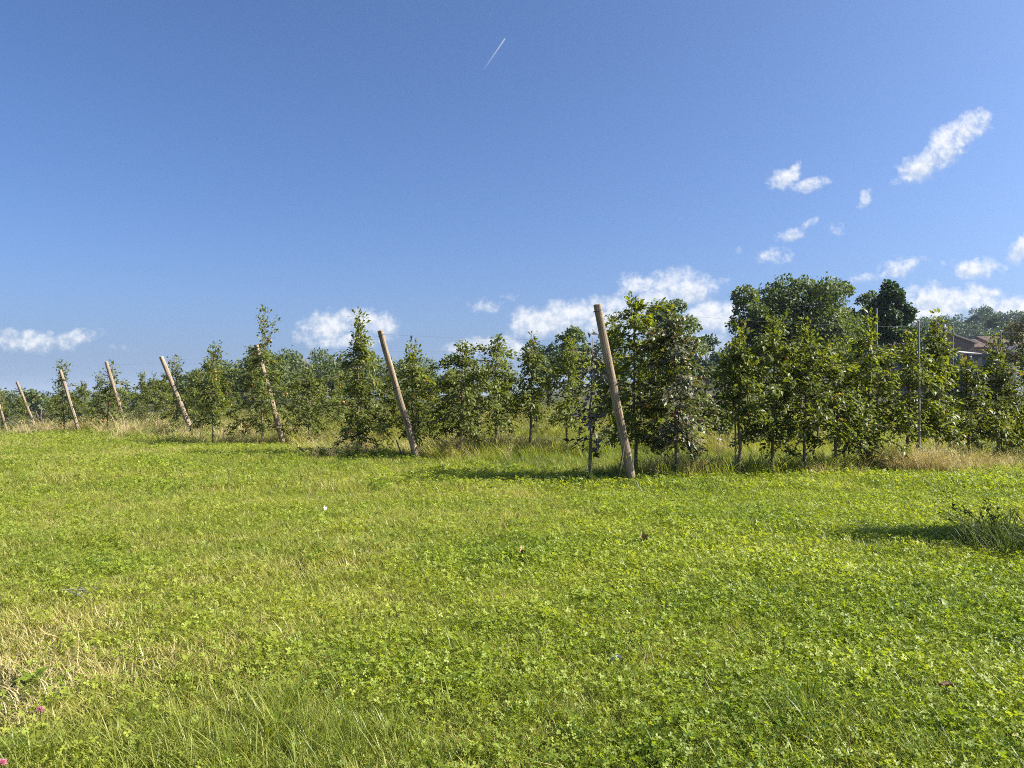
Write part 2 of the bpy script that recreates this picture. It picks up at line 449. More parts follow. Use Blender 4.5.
def ground_mat():
    m, nt, out = mat_base('ground_soil')
    N, L = nt.nodes, nt.links
    tc = N.new('ShaderNodeTexCoord')
    n1 = N.new('ShaderNodeTexNoise'); n1.inputs['Scale'].default_value = 0.7; n1.inputs['Detail'].default_value = 6
    n2 = N.new('ShaderNodeTexNoise'); n2.inputs['Scale'].default_value = 28; n2.inputs['Detail'].default_value = 8; n2.inputs['Roughness'].default_value = 0.7
    n3 = N.new('ShaderNodeTexNoise'); n3.inputs['Scale'].default_value = 0.02; n3.inputs['Detail'].default_value = 5
    for n in (n1, n2, n3): L.new(tc.outputs['Object'], n.inputs['Vector'])
    a = N.new('ShaderNodeMath'); a.operation = 'MULTIPLY_ADD'; L.new(n2.outputs['Fac'], a.inputs[0]); a.inputs[1].default_value = 0.5
    h = N.new('ShaderNodeMath'); h.operation = 'MULTIPLY'; L.new(n1.outputs['Fac'], h.inputs[0]); h.inputs[1].default_value = 0.5
    L.new(h.outputs[0], a.inputs[2])
    c = ramp(nt, a.outputs[0], [(0.34, (0.030, 0.030, 0.012)), (0.47, (0.045, 0.050, 0.016)), (0.58, (0.080, 0.075, 0.028)), (0.70, (0.17, 0.13, 0.07))])
    p = N.new('ShaderNodeBsdfPrincipled'); p.inputs['Roughness'].default_value = 0.95; p.inputs['Specular IOR Level'].default_value = 0.1
    L.new(c, p.inputs['Base Color'])
    b = N.new('ShaderNodeBump'); b.inputs['Strength'].default_value = 0.8; b.inputs['Distance'].default_value = 0.03
    L.new(n2.outputs['Fac'], b.inputs['Height']); L.new(b.outputs[0], p.inputs['Normal'])
    L.new(p.outputs[0], out.inputs[0])
    return m
M['ground'] = ground_mat()

# ------------------------------------------------------------------ ground
def build_ground():
    def axis(lo, flo, fhi, hi, step):
        f = np.arange(flo, fhi + 1e-6, step)
        def grow(d):
            out = []; s = step; p = 0
            while p < d: s *= 1.16; p += s; out.append(p)
            return np.array(out)
        return np.concatenate([flo - grow(flo - lo)[::-1], f, fhi + grow(hi - fhi)])
    xs = axis(-2500, -32, 24, 2500, 0.4)
    ys = axis(-400, -1, 44, 3500, 0.4)
    X, Y = np.meshgrid(xs, ys)
    Z = gz(X, Y)
    V = np.stack([X.ravel(), Y.ravel(), Z.ravel()], 1)
    nx, ny = len(xs), len(ys)
    i = (np.arange(ny - 1)[:, None] * nx + np.arange(nx - 1)[None]).ravel()
    F = np.stack([i, i + 1, i + nx + 1, i + nx], 1)
    me = new_mesh('ground', V, F, M['ground'], smooth=True)
    obj('ground', me, kind='structure')
build_ground()

# ------------------------------------------------------------------ orchard layout
ROW_U = np.array([math.cos(R(22)), math.sin(R(22))])
ROW_N = np.array([-ROW_U[1], ROW_U[0]])
S = 0.759
ENDS = [(2.06, 13.3), (-2.19, 18.0), (-6.96, 23.6), (-11.9, 28.9), (-16.4, 33.0), (-20.8, 37.2), (-27.6, 45.0), (-33.9, 52.0)]
ENDS = [np.array(e) * S for e in ENDS]
POST_TOP = [(597, 305), (380, 331), (256, 345), (161, 357), (106, 362), (60, 370), (17, 382), (-1, 404)]
POST_BASE = [(632, 478), (418, 455), (284, 440), (193, 431), (127, 430), (79, 430), (37, 430), (8, 432)]

def on_row(i, px):
    """point of row i seen at image column px"""
    k = (px - 512) / FPX
    P = ENDS[i]
    t = (k * P[1] - P[0]) / (ROW_U[0] - k * ROW_U[1])
    return P + t * ROW_U, t

# ------------------------------------------------------------------ end posts
POST_WORDS = [
    ('tall weathered brown wooden post leaning left at the end of the nearest row', 'dark'),
    ('brown wooden post leaning left against the bushy tree with the tall shoot', 'dark'),
    ('leaning wooden post half hidden in leaves of the tree with the highest leader', 'pale'),
    ('thick pale wooden post leaning left, fourth row end from the near post', 'pale'),
    ('leaning wooden post beside a tall tree, fifth row end from the near post', 'dark'),
    ('thin pale wooden post leaning left above tan dry grass on the far left', 'pale'),
    ('dark leaning post nearly covered by the leafy tree at the far left', 'dark'),
    ('short stub of a leaning post at the left edge of the picture', 'pale'),
]

def make_post(i):
    b = ENDS[i]
    bx, by = b; D = by
    base_z = gzf(bx, by)
    tx, ty = POST_TOP[i]
    # the posts lean outwards along the row, a little towards the camera
    Dt = D - 0.32 * (1 if i else 0.8)
    top = np.array([px2w(tx, Dt), Dt, zat(ty, Dt)])
    base = np.array([bx, by, base_z])
    rad = [0.055, 0.055, 0.058, 0.066, 0.058, 0.058, 0.060, 0.060][i]
    d = top - base
    L = np.linalg.norm(d)
    r = np.random.default_rng(100 + i)
    n = 9
    pts = []; rr = []
    for k in range(n):
        t = k / (n - 1)
        pts.append(np.array([(r.random() - .5) * .012, (r.random() - .5) * .012, -0.25 + (L + 0.25) * t]))
        rr.append(rad * (1.08 - 0.17 * t) * (1 + (r.random() - .5) * .06))
    pts.append(pts[-1] + np.array([0, 0, 0.012])); rr.append(rr[-1] * 0.86)
    V, F = tubes([(pts, rr)], 14)
    V = np.array(V)
    an = np.arctan2(V[:, 1], V[:, 0])
    V[:, :2] *= (1 + 0.035 * np.sin(an * 3 + i) + 0.02 * np.sin(an * 7 + i * 2))[:, None]
    midx = np.zeros(len(F), int); midx[-1] = 1
    me = new_mesh('end_post', V, F, [M['post_pale'] if POST_WORDS[i][1] == 'pale' else M['post_wood'], M['post_end']], midx, smooth=False)
    o = obj('end_post', me, label=POST_WORDS[i][0], cat='post', group='leaning end posts of the orchard rows')
    o.location = base
    o.rotation_mode = 'QUATERNION'
    o.rotation_quaternion = Vector(d).to_track_quat('Z', 'Y')
    if i < 2:
        for q in (.03, .43):
            rq = rad * 1.10
            ring = [(rq * math.cos(a), rq * math.sin(a), L * (1 - q) + .008 * math.sin(a)) for a in np.linspace(0, 6.2832, 17)]
            obj('wire_wrap', new_mesh('wire_wrap', *tubes([(ring, .005)], 5), M['wire']), o)
    return base, top
posts = [make_post(i) for i in range(8)]

# wires along the rows
WIRE_WORDS = ['taut steel wire running right from the top of the nearest leaning post',
              'taut steel wire running right from the post by the bushy tree',
              'thin wire at the row whose post is hidden in leaves',
              'thin wire at the row of the thick pale post',
              'thin wire at the fifth row end on the left']
for i in range(5):
    b, t = posts[i]
    p0 = b + (t - b) * 0.975
    lines = []
    for z0 in (0.975, 0.55):
        q = b + (t - b) * z0
        pts = []
        for k in range(41):
            s = k * 0.5
            h = q[2] - b[2]
            f = min(1, k / 4)
            xy = q[:2] * (1 - f) + (ENDS[i] + ROW_U * 2.0) * f if k < 4 else ENDS[i] + ROW_U * s
            sag = -0.03 * math.sin(math.pi * ((s % 5) / 5))
            pts.append((xy[0], xy[1], gzf(*xy) + h + sag))
        lines.append((pts, 0.0013))
    V, F = tubes(lines, 4)
    obj('trellis_wire', new_mesh('trellis_wire', V, F, M['wire']), label=WIRE_WORDS[i], cat='wire', group='trellis wires of the orchard rows')

# ------------------------------------------------------------------ apple trees
def apple_tree_meshes(seed, H, W, z0=0.5, n=2400, leaf=0.072, mat='apple_leaf', leader=0.35, top_w=0.45, lean=(0, 0), suckers=0, nbranch=26, rag=0.0, nshoot=0):
    r = np.random.default_rng(seed)
    # trunk and leader
    m = 9
    tp = []
    x = y = 0
    for k in range(m):
        t = k / (m - 1)
        tp.append((x + lean[0] * t, y + lean[1] * t, -0.08 + (H + 0.08) * t))
        x += (r.random() - .5) * .05; y += (r.random() - .5) * .05
    tp = np.array(tp)
    tr = np.linspace(0.030, 0.004, m); tr[0] = 0.042
    lines = [(tp, tr)]
    def at(z):
        return np.array([np.interp(z, tp[:, 2], tp[:, 0]), np.interp(z, tp[:, 2], tp[:, 1]), z])
    tips = []
    spine = []      # leaf-bearing points: position, outward dir, weight
    zc = H - leader
    for b in range(nbranch):
        f = (b + r.random()) / nbranch
        z = z0 + (zc - z0) * f
        th = b * 2.4 + r.random() * 0.9
        prof = (1 - f) * 1.0 + f * top_w
        prof *= min(1, 0.62 + f * 2.2)
        ln = W / 2 * prof * (0.65 - .35 * rag + (0.6 + .8 * rag) * r.random())
        up = 0.55 - 0.45 * r.random() + 0.25 * f
        d = np.array([math.cos(th), math.sin(th), up]); d /= np.linalg.norm(d)
        pts = [at(z)]
        for s in range(4):
            d = d + np.array([(r.random() - .5) * .3, (r.random() - .5) * .3, -0.20 - 0.10 * r.random()]); d /= np.linalg.norm(d)
            pts.append(pts[-1] + d * ln / 4)
        pts = np.array(pts)
        lines.append((pts, np.linspace(0.011, 0.003, 5)))
        for s in range(1, 14):
            t = s / 13
            k = min(3, int(t * 4)); q = pts[k] + (pts[k + 1] - pts[k]) * (t * 4 - k)
            spine.append((q, pts[k + 1] - pts[k], 0.7 + t))
    # upright shoots on top
    shoots = 2 + int(r.random() * 2) + nshoot
    for b in range(shoots):
        z = zc - r.random() * 0.25
        th = r.random() * 6.28
        ln = leader * (0.5 + 0.5 * r.random())
        d = np.array([math.cos(th) * .35, math.sin(th) * .35, 1]); d /= np.linalg.norm(d)
        p0 = at(z); pts = np.array([p0 + d * ln * q + np.array([0, 0, .05 * q * q]) for q in np.linspace(0, 1, 5)])
        lines.append((pts, np.linspace(0.006, 0.002, 5)))
        for q in np.linspace(0.1, 1, 8): spine.append((p0 + d * ln * q, d, 0.75))
    for q in np.linspace(0, 1, 12):
        spine.append((at(zc + leader * q), np.array([0, 0, 1.0]), 0.9 + leader))
    for b in range(suckers):
        th = r.random() * 6.28; p0 = at(0.05 + r.random() * .3)
        d = np.array([math.cos(th) * .3, math.sin(th) * .3, 1])
        for q in np.linspace(0.1, 1, 8): spine.append((p0 + d * 0.45 * q, d, 0.9))
    P0 = np.array([s[0] for s in spine]); D0 = nrm(np.array([s[1] for s in spine])); w = np.array([s[2] for s in spine]); w /= w.sum()
    idx = r.choice(len(P0), n, p=w)
    jit = 0.052
    P = P0[idx] + r.normal(0, jit, (n, 3)) * np.array([1, 1, 0.9])
    ctr = np.array([at(min(z, H)) for z in P[:, 2]]) if n < 1 else np.stack([np.interp(P[:, 2], tp[:, 2], tp[:, 0]), np.interp(P[:, 2], tp[:, 2], tp[:, 1]), P[:, 2]], 1)
    outw = nrm(P - ctr + 1e-6)
    A = D0[idx] * 0.5 + outw * 0.6 + r.normal(0, 0.55, (n, 3)) + np.array([0, 0, -0.25])
    top = P[:, 2] > zc
    A[top] += np.array([0, 0, 0.55])
    Nn = outw * 0.5 + np.array([0, 0, 0.9]) + r.normal(0, 0.45, (n, 3))
    Ln = leaf * (0.45 + 0.95 * r.random(n) ** 1.2); Wd = Ln * (0.44 + 0.2 * r.random(n))
    V, F = leaves_folded(P, A, Nn, Ln, Wd, fold=0.22)
    rnd = np.repeat(np.clip(r.beta(2.2, 2.6, n) + (r.random(n) < 0.03) * .5, 0, 1), 5)
    crown = new_mesh('crown', V, F, M[mat], attrs={'rnd': rnd})
    TV, TF = tubes(lines, 5)
    trunk = new_mesh('trunk', TV, TF, M['young_bark'], smooth=True)
    return trunk, crown, (P0, w)

def apple_fruit_mesh(mat):
    V = []; F = []
    n, m = 8, 6
    for j in range(m + 1):
        ph = math.pi * j / m
        for k in range(n):
            th = 2 * math.pi * k / n
            rr = math.sin(ph) * (1 + 0.10 * math.cos(ph))
            z = math.cos(ph) * 0.9 - (0.22 * math.exp(-(math.sin(ph) / .35) ** 2)) * (1 if math.cos(ph) > 0 else -0.6)
            V.append((0.034 * rr * math.cos(th), 0.034 * rr * math.sin(th), 0.034 * z))
    for j in range(m):
        for k in range(n):
            F.append((j * n + k, (j + 1) * n + k, (j + 1) * n + (k + 1) % n, j * n + (k + 1) % n))
    return new_mesh('apple', V, F, mat, smooth=True)
FRUIT = [apple_fruit_mesh(M['apple_red']), apple_fruit_mesh(M['apple_gold'])]

def place_tree(meshes, x, y, label, group, rz=0, fruit=0, fruit_kind=0, seed=0, name='apple_tree', cat='apple tree', sc=None):
    root = obj(name, None, loc=(x, y, gzf(x, y)), label=label, cat=cat, group=group)
    root.empty_display_size = 0.2
    root.rotation_euler = (0, 0, rz)
    if sc: root.scale = sc
    obj('trunk', meshes[0], root)
    obj('crown', meshes[1], root, kind='stuff')
    if fruit:
        r = np.random.default_rng(seed)
        P0, w = meshes[2]
        for k in r.choice(len(P0), fruit, p=w, replace=False):
            q = P0[k] + r.normal(0, 0.03, 3) + np.array([0, 0, -0.05])
            obj('apple', FRUIT[fruit_kind if r.random() < .75 else 1 - fruit_kind], root, loc=q)
    return root

def hero(px, ty, row=0, D=None, seed=0, label='', group=None, W=1.0, base=None, **kw):
    """apple tree whose trunk is seen at column px and whose top is at image row ty"""
    fr = kw.pop('fruit', 0); fk = kw.pop('fruit_kind', 0); scd = kw.pop('rz', 0)
    if D is None:
        p, t = on_row(row, px)
    else:
        p = np.array([px2w(px, D), D])
    g = gzf(*p)
    H = zat(ty, p[1]) - g
    ms = apple_tree_meshes(seed, H, W, **kw)
    return place_tree(ms, p[0], p[1], label, group, fruit=fr, fruit_kind=fk, seed=seed)

G1 = 'apple trees of the nearest row'
hero(637, 302, D=10.72, seed=11, W=1.05, n=5200, leader=0.12, top_w=0.95, z0=0.42, nbranch=32, label='dense leafy apple tree right beside the tall nearest post', group=G1, fruit=3)
hero(678, 318, 0, seed=12, W=1.1, n=4200, leader=0.2, top_w=0.8, z0=0.5, mat='rusty_leaf', label='apple tree with rusty reddish leaves, second along the nearest row', group=G1, fruit=7)
hero(738, 323, 0, seed=13, W=0.90, n=2900, leader=0.35, top_w=0.5, z0=0.75, label='slim apple tree on two thin stems beside the gap in the nearest row', group=G1, fruit=1)
hero(771, 318, 0, seed=14, W=1.15, n=4000, leader=0.25, top_w=0.75, rag=.4, z0=0.45, suckers=2, label='apple tree with leaves hanging low over its dark stem, in front of the broad tree', group=G1, fruit=1)
hero(804, 322, 0, seed=15, W=1.15, n=3900, leader=0.3, top_w=0.7, rag=.4, z0=0.6, label='apple tree with bare straight stem in front of the broad tree', group=G1)
hero(836, 345, 0, seed=16, W=1.1, n=3300, leader=0.25, top_w=0.7, rag=.4, z0=0.5, label='short apple tree just left of the tree with leaves down to the ground', group=G1)
hero(868, 314, 0, seed=17, W=1.25, n=4300, leader=0.4, top_w=0.5, rag=.4, z0=0.3, suckers=9, label='apple tree clothed in leaves right down to the ground', group=G1, fruit=1)
hero(908, 332, 0, seed=18, W=1.3, n=4200, leader=0.3, top_w=0.6, rag=.5, z0=0.55, label='apple tree overhanging the left side of the tan dry grass clump', group=G1, fruit=1)
hero(938, 317, 0, seed=19, W=1.05, n=3900, leader=0.4, top_w=0.35, z0=0.5, label='pointed apple tree standing right in front of the house gable', group=G1, fruit=2)
hero(968, 362, 0, seed=27, W=0.9, n=2600, leader=0.1, top_w=0.6, z0=0.4, label='low apple tree in the gap below the house gable', group=G1)
hero(999, 338, 0, seed=20, W=0.95, n=3300, leader=0.4, top_w=0.45, z0=0.4, label='apple tree below the orange tiled roofs', group=G1, fruit=1)
hero(1034, 342, 0, seed=21, W=1.15, n=3600, leader=0.3, top_w=0.45, z0=0.35, label='apple tree cut by the right edge of the picture', group=G1)
for k, px in enumerate((1075, 1120, 1165)):
    hero(px, 340, 0, seed=22 + k, W=1.0, n=2400, leader=0.3, label='apple tree of the nearest row standing outside the right edge', group='apple trees beyond the right edge')
hero(588, 338, D=10.35, seed=31, W=0.40, n=380, leader=0.25, top_w=0.7, z0=0.45, nbranch=14, leaf=0.085, mat='purple_leaf', label='spindly young tree with dark purplish leaves left of the nearest post')

G2 = 'apple trees of the second row'
hero(357, 311, D=14.5, seed=41, W=1.75, n=4700, leader=0.55, top_w=0.30, z0=0.30, nbranch=30, suckers=8, rag=.8, nshoot=3, label='bushy apple tree with tall leafy shoots left of the second leaning post', group=G2, fruit=8)
hero(412, 343, D=14.6, seed=42, W=1.35, n=3000, leader=0.4, top_w=0.4, z0=0.4, rag=.8, nshoot=2, label='rounded apple tree directly behind the second leaning post', group=G2, fruit=8)
hero(462, 345, 1, seed=43, W=1.6, n=3900, leader=0.25, top_w=0.7, rag=.5, z0=0.5, label='apple tree with low leaves right of the second post, before the gap of sky', group=G2, fruit=4)
hero(497, 338, 1, seed=44, W=1.5, n=3700, leader=0.25, top_w=0.7, rag=.5, z0=0.6, label='apple tree above the pale dry grass in the middle of the second row', group=G2, fruit=2)
hero(530, 334, 1, seed=45, W=1.0, n=2300, leader=0.35, top_w=0.5, rag=.5, z0=0.75, label='slim apple tree on a thin straight stem in the second row', group=G2, fruit=2)
hero(566, 338, 1, seed=46, W=1.5, n=3600, leader=0.25, top_w=0.65, rag=.5, z0=0.6, label='apple tree of the second row in front of the round distant tree', group=G2)

G3 = 'apple trees of the third row'
hero(262, 309, D=17.72, seed=51, W=1.7, n=4200, leader=0.95, top_w=0.25, z0=0.35, rag=.9, label='apple tree with the highest leafy leader, hiding a leaning post', group=G3, fruit=16, fruit_kind=1)
hero(213, 347, D=18.6, seed=52, W=1.5, n=2500, leader=0.7, top_w=0.3, z0=0.4, rag=1.0, label='apple tree with a thin spire left of the one with the highest leader', group=G3, fruit=10, fruit_kind=1)
hero(310, 372, 2, seed=53, W=1.5, n=2800, leader=0.2, top_w=0.7, z0=0.4, label='low wide apple tree between the leader tree and the bushy tree', group=G3, fruit=5)

# generic trees of the rows behind
VAR = []
for k in range(7):
    H = 2.05 + 0.09 * k
    VAR.append(apple_tree_meshes(200 + k, H, 1.45 + 0.1 * (k % 3), z0=0.30 + 0.06 * (k % 3), n=1750, leaf=0.08, leader=0.35 + 0.12 * (k % 3), top_w=0.38, nbranch=17, rag=1.0, nshoot=1 + k % 3, suckers=2 * (k % 2), lean=(.12 * (k % 3 - 1), .1)))
ROW_LABEL = {
    1: 'second row apple tree hidden deep behind the broad tree side of the near row',
    2: 'third row apple tree far right of its post, behind the second row',
    3: 'apple tree deep inside the row of the thick pale leaning post',
    4: 'apple tree deep inside the fifth row, behind the thick pale post',
    5: 'apple tree deep inside the row ending above the tan dry grass',
    6: 'apple tree deep inside the row ending at the dark covered post',
    7: 'apple tree deep inside the last row, by the left picture edge',
}
END_WORD = {3: 'thick pale post', 4: 'fifth leaning post', 5: 'thin pale post on the left', 6: 'dark leaf covered post', 7: 'post stub at the left edge'}
ORD = ['first', 'second', 'third', 'fourth', 'fifth']
first = {}
rr = random.Random(5)
for row in range(1, 8):
    t0 = {1: None, 2: None}.get(row, -0.45)
    if row == 1: t0 = on_row(1, 566)[1] + 0.9
    if row == 2: t0 = on_row(2, 310)[1] + 1.0
    count = {1: 7, 2: 14, 3: 14, 4: 14, 5: 13, 6: 13, 7: 12}[row]
    for k in range(count):
        t = t0 + k * (1.0 if row < 3 else 1.12) + rr.uniform(-.2, .2)
        p = ENDS[row] + ROW_U * t + ROW_N * (rr.uniform(-.08, .08) + ((.35 if row != 6 else -.3) if k == 0 and row > 2 else 0))
        v = rr.randrange(7)
        lab = ROW_LABEL[row]
        if row >= 3 and k < 5:
            lab = ('apple tree at the end of the row of the %s' if k == 0 else ORD[k] + ' apple tree from the end, row of the %s') % END_WORD[row]
        if row == 2 and k < 5:
            lab = ORD[k] + ' tree right of the low wide tree, in the third row'
        if row == 1 and k < 3:
            lab = ORD[k] + ' second row tree counted rightwards from the nearest post'
        s = rr.uniform(0.82, 1.10) * (0.85 if row == 2 else 1)
        if row >= 2: s *= 1 - .27 * float(sstep(.8, 4.0, t))
        if v not in first:
            first[v] = place_tree(VAR[v], p[0], p[1], lab, 'apple trees of row %s' % ['', 'two', 'three', 'four', 'five', 'six', 'seven', 'eight'][row], fruit=4, fruit_kind=v % 2, seed=v)
            first[v].rotation_euler = (0, 0, rr.uniform(0, 6.28)); first[v].scale = (s, s, s)
        else:
            o = dup(first[v], (p[0], p[1], gzf(*p)), rr.uniform(0, 6.28), (s * rr.uniform(.9, 1.15), s * rr.uniform(.9, 1.15), s), lab,
                    'apple trees of row %s' % ['', 'two', 'three', 'four', 'five', 'six', 'seven', 'eight'][row])

# stakes of the nearest row
for px, ty, rad, lab in ((877, 308, .015, 'tan slender stake rising out of the tree clothed to the ground'),
                         (919, 321, .015, 'pale grey slender stake left of the pointed tree'),
                         (953, 326, .013, 'thin grey stake in front of the left house gable'),
                         (1001, 331, .013, 'thin grey stake in front of the orange tiled roofs'),
                         (735, 400, .012, 'thin cane standing beside the slim tree on two stems')):
    p, t = on_row(0, px)
    dd = p[1] + (-.50 if px == 919 else 0.14)
    p = np.array([px2w(px, dd), dd])
    h = zat(ty, p[1]) - gzf(*p)
    V, F = tubes([([(0, 0, -.1), (0.004, 0, h * .5), (0, 0, h - .006), (0, 0, h)], [rad, rad * .95, rad * .9, rad * .7])], 8)
    obj('stake', new_mesh('stake', V, F, M['stake']), loc=(p[0], p[1], gzf(*p)), label=lab, cat='stake', group='slender stakes in the nearest row')
# short anchor pegs by the posts
for (px, py, tx, ty, D, lab) in ((617, 481, 624, 447, 9.95, 'dark short peg leaning against the foot of the nearest post'),
                                 (403, 452, 396, 440, 13.9, 'short pale peg left of the second post foot')):
    b = np.array([px2w(px, D), D, gzf(px2w(px, D), D)])
    t = np.array([px2w(tx, D), D + .02, zat(ty, D)])
    V, F = tubes([([b - (t - b) * .2, b + (t - b) * .5 + .005, t], [.017, .015, .012])], 7)
    obj('anchor_peg', new_mesh('anchor_peg', V, F, M['bark']), label=lab, cat='peg')

# ------------------------------------------------------------------ background trees
def big_tree_meshes(seed, H, W, mat, n=7000, size=0.16, trunk_h=0.28, nblob=34, flat=0.0, depth=None, hill=False):
    r = np.random.default_rng(seed)
    dp = depth or W
    cz = H * (trunk_h + (1 - trunk_h) * 0.5); rz = H * (1 - trunk_h) * 0.5
    lines = []
    lines.append((np.array([(0, 0, -.3), (r.normal(0, .08), r.normal(0, .08), H * .3), (r.normal(0, .12), r.normal(0, .12), H * .62), (0, 0, H * .85)]), [W * .042, W * .034, W * .02, W * .006]))
    C = []; RB = []
    k = 0
    while len(C) < nblob:
        v = r.normal(0, 1, 3); v /= np.linalg.norm(v)
        rad = 0.55 + 0.35 * r.random() if len(C) > nblob * 0.2 else 0.4 * r.random()
        if v[2] < -0.75: continue
        q = 1 - flat * max(0, v[2])
        c = np.array([v[0] * W / 2 * rad, v[1] * dp / 2 * rad, cz + v[2] * rz * rad * q])
        C.append(c); RB.append(min(W, 2 * rz) * (0.10 + 0.13 * r.random()))
    C = np.array(C); RB = np.array(RB)
    for c in C[:: max(1, nblob // 14)]:
        b = np.array([0, 0, H * (trunk_h * .8 + .25 * r.random())])
        mid = (b + c) / 2 + r.normal(0, .1, 3) * W * .08 + np.array([0, 0, .05 * H])
        lines.append((np.array([b, mid, c]), [W * .016, W * .010, W * .003]))
    w = RB ** 2; w /= w.sum()
    idx = r.choice(nblob, n, p=w)
    v = nrm(r.normal(0, 1, (n, 3)))
    v[:, 2] = np.where(v[:, 2] < -0.3, -v[:, 2] * .6, v[:, 2]); v = nrm(v)
    rad = RB[idx] * (0.55 + 0.45 * np.sqrt(r.random(n))) * (1 + 0.16 * r.normal(0, 1, n) * (r.random(n) < .2))
    P = C[idx] + v * rad[:, None]
    # fill exactly the height and width asked for
    kz = (H - cz) / (np.quantile(P[:, 2], .9985) - cz)
    P[:, 2] = cz + (P[:, 2] - cz) * np.where(P[:, 2] > cz, kz, 1)
    kx = (W / 2) / np.quantile(np.abs(P[:, 0]), .985)
    P[:, 0] *= kx; P[:, 1] *= kx
    A = nrm(v * .35 + r.normal(0, .7, (n, 3)) + np.array([0, 0, -.2]))
    Nn = v * .9 + np.array([0, 0, .35]) + r.normal(0, .45, (n, 3))
    Ln = size * (0.6 + .8 * r.random(n)); Wd = Ln * (.55 + .25 * r.random(n))
    V, F = leaves_quad(P, A, Nn, Ln, Wd)
    blob_r = r.random(nblob)
    rnd = np.repeat(np.clip(.45 * blob_r[idx] + .55 * r.random(n), 0, 1), 4)
    crown = new_mesh('crown', V, F, M[mat], attrs={'rnd': rnd})
    TV, TF = tubes(lines, 6)
    trunk = new_mesh('trunk', TV, TF, M['bark'], smooth=True)
    return trunk, crown

def big_tree(px, ty, D, wpx, seed, label, mat='broad_leaf', group=None, name='broadleaf_tree', cat='tree', **kw):
    x = px2w(px, D); g = gzf(x, D)
    H = zat(ty, D) - g
    W = wpx * D / FPX
    ms = big_tree_meshes(seed, H, W, mat, **kw)
    root = obj(name, None, loc=(x, D, g), label=label, cat=cat, group=group)
    obj('trunk', ms[0], root); obj('crown', ms[1], root, kind='stuff')
    return root

big_tree(798, 280, 36, 98, 301, 'broad high domed tree filling the sky behind the nearest row', n=21000, size=0.15, nblob=50, trunk_h=0.3)
big_tree(761, 287, 35, 58, 312, 'left shoulder tree of the high clump, beside the broad domed tree', n=11000, size=0.15, nblob=34, trunk_h=0.25)
big_tree(834, 282, 38, 42, 313, 'upright tree at the right shoulder of the broad domed tree', n=8000, size=0.15, nblob=28, trunk_h=0.35)
big_tree(890, 282, 40, 46, 302, 'very dark upright tree right of the broad domed tree', mat='dark_leaf', n=12000, size=0.17, nblob=36, trunk_h=0.42)
big_tree(858, 294, 44, 46, 303, 'greyish small tree squeezed between the broad tree and the dark one', n=7500, size=0.16, nblob=28, trunk_h=0.35)
big_tree(671, 301, 32, 60, 304, 'rounded tree rising behind the rusty apple tree', n=13000, size=0.13, nblob=42, trunk_h=0.1)
big_tree(577, 328, 46, 40, 305, 'small round tree between the second row and the nearest post', n=4500, size=0.17, nblob=26, trunk_h=0.1)
big_tree(706, 337, 75, 34, 306, 'small dark distant tree in the gap of the nearest row', mat='dark_leaf', n=2200, size=0.3, nblob=16, trunk_h=0.1)
big_tree(730, 343, 80, 34, 307, 'low dark distant bush right of the small dark tree in the gap', mat='dark_leaf', n=2200, size=0.3, nblob=16, trunk_h=0.1)
big_tree(548, 343, 60, 50, 308, 'dark low tree left of the small round tree', mat='dark_leaf', n=3000, size=0.22, nblob=20, trunk_h=0.1)
big_tree(612, 338, 60, 50, 309, 'dark tree partly behind the nearest post', mat='dark_leaf', n=3000, size=0.22, nblob=20, trunk_h=0.1)
big_tree(1036, 306, 26, 62, 310, 'yellowish brown tree at the right edge above the roofs', mat='pale_leaf', n=3500, size=0.10, nblob=24, trunk_h=0.2)
big_tree(926, 327, 62, 56, 311, 'dark tree left of the house gable', mat='dark_leaf', n=3000, size=0.22, nblob=20, trunk_h=0.1)
# pale shoots at the very edge
wood = ((172, 380, 40), (196, 371, 48), (222, 361, 52), (248, 354, 52), (276, 350, 56), (306, 348, 60), (334, 350, 54), (364, 352, 60), (398, 357, 60), (430, 370, 56), (465, 370, 60))
for k, (px, ty, wp) in enumerate(wood):
    wl = ('first low tree of the wood, just right of the thick pale post', 'second low tree of the wood, left of the thin spire tree',
          'wood tree showing between the thin spire tree and the highest leader', 'wood tree right behind the tree with the highest leader',
          'wood tree just right of the highest leader', 'wood tree at the top of the low dome left of the bushy tree', 'wood tree on the right slope of the low dome',
          'wood tree behind the tall shoots of the bushy tree', 'wood tree behind the second leaning post', 'low wood tree in the gap right of the second post',
          'last low tree of the wood, behind the middle of the second row')[k]
    big_tree(px, ty + 1 * (k % 2), 74 + 5 * (k % 3), wp + 26, 330 + k, wl, mat='broad_leaf', group='trees of the low wood on the left', n=5200, size=0.27, nblob=30, trunk_h=0.05, flat=0.2)

for k, (px, ty, wp) in enumerate(((-30, 384, 50), (4, 388, 40), (40, 390, 44), (78, 389, 40), (118, 388, 46))):
    big_tree(px, ty, 95 + 6 * (k % 2), wp, 360 + k, ('far hedge tree outside the left edge', 'far hedge tree at the left edge', 'far hedge tree left of the thin pale post', 'far hedge tree right of the thin pale post', 'far hedge tree right of the fifth leaning post')[k], mat='broad_leaf', group='far hedge trees at the left', n=1800, size=0.34, nblob=20, trunk_h=0.05, flat=.2)

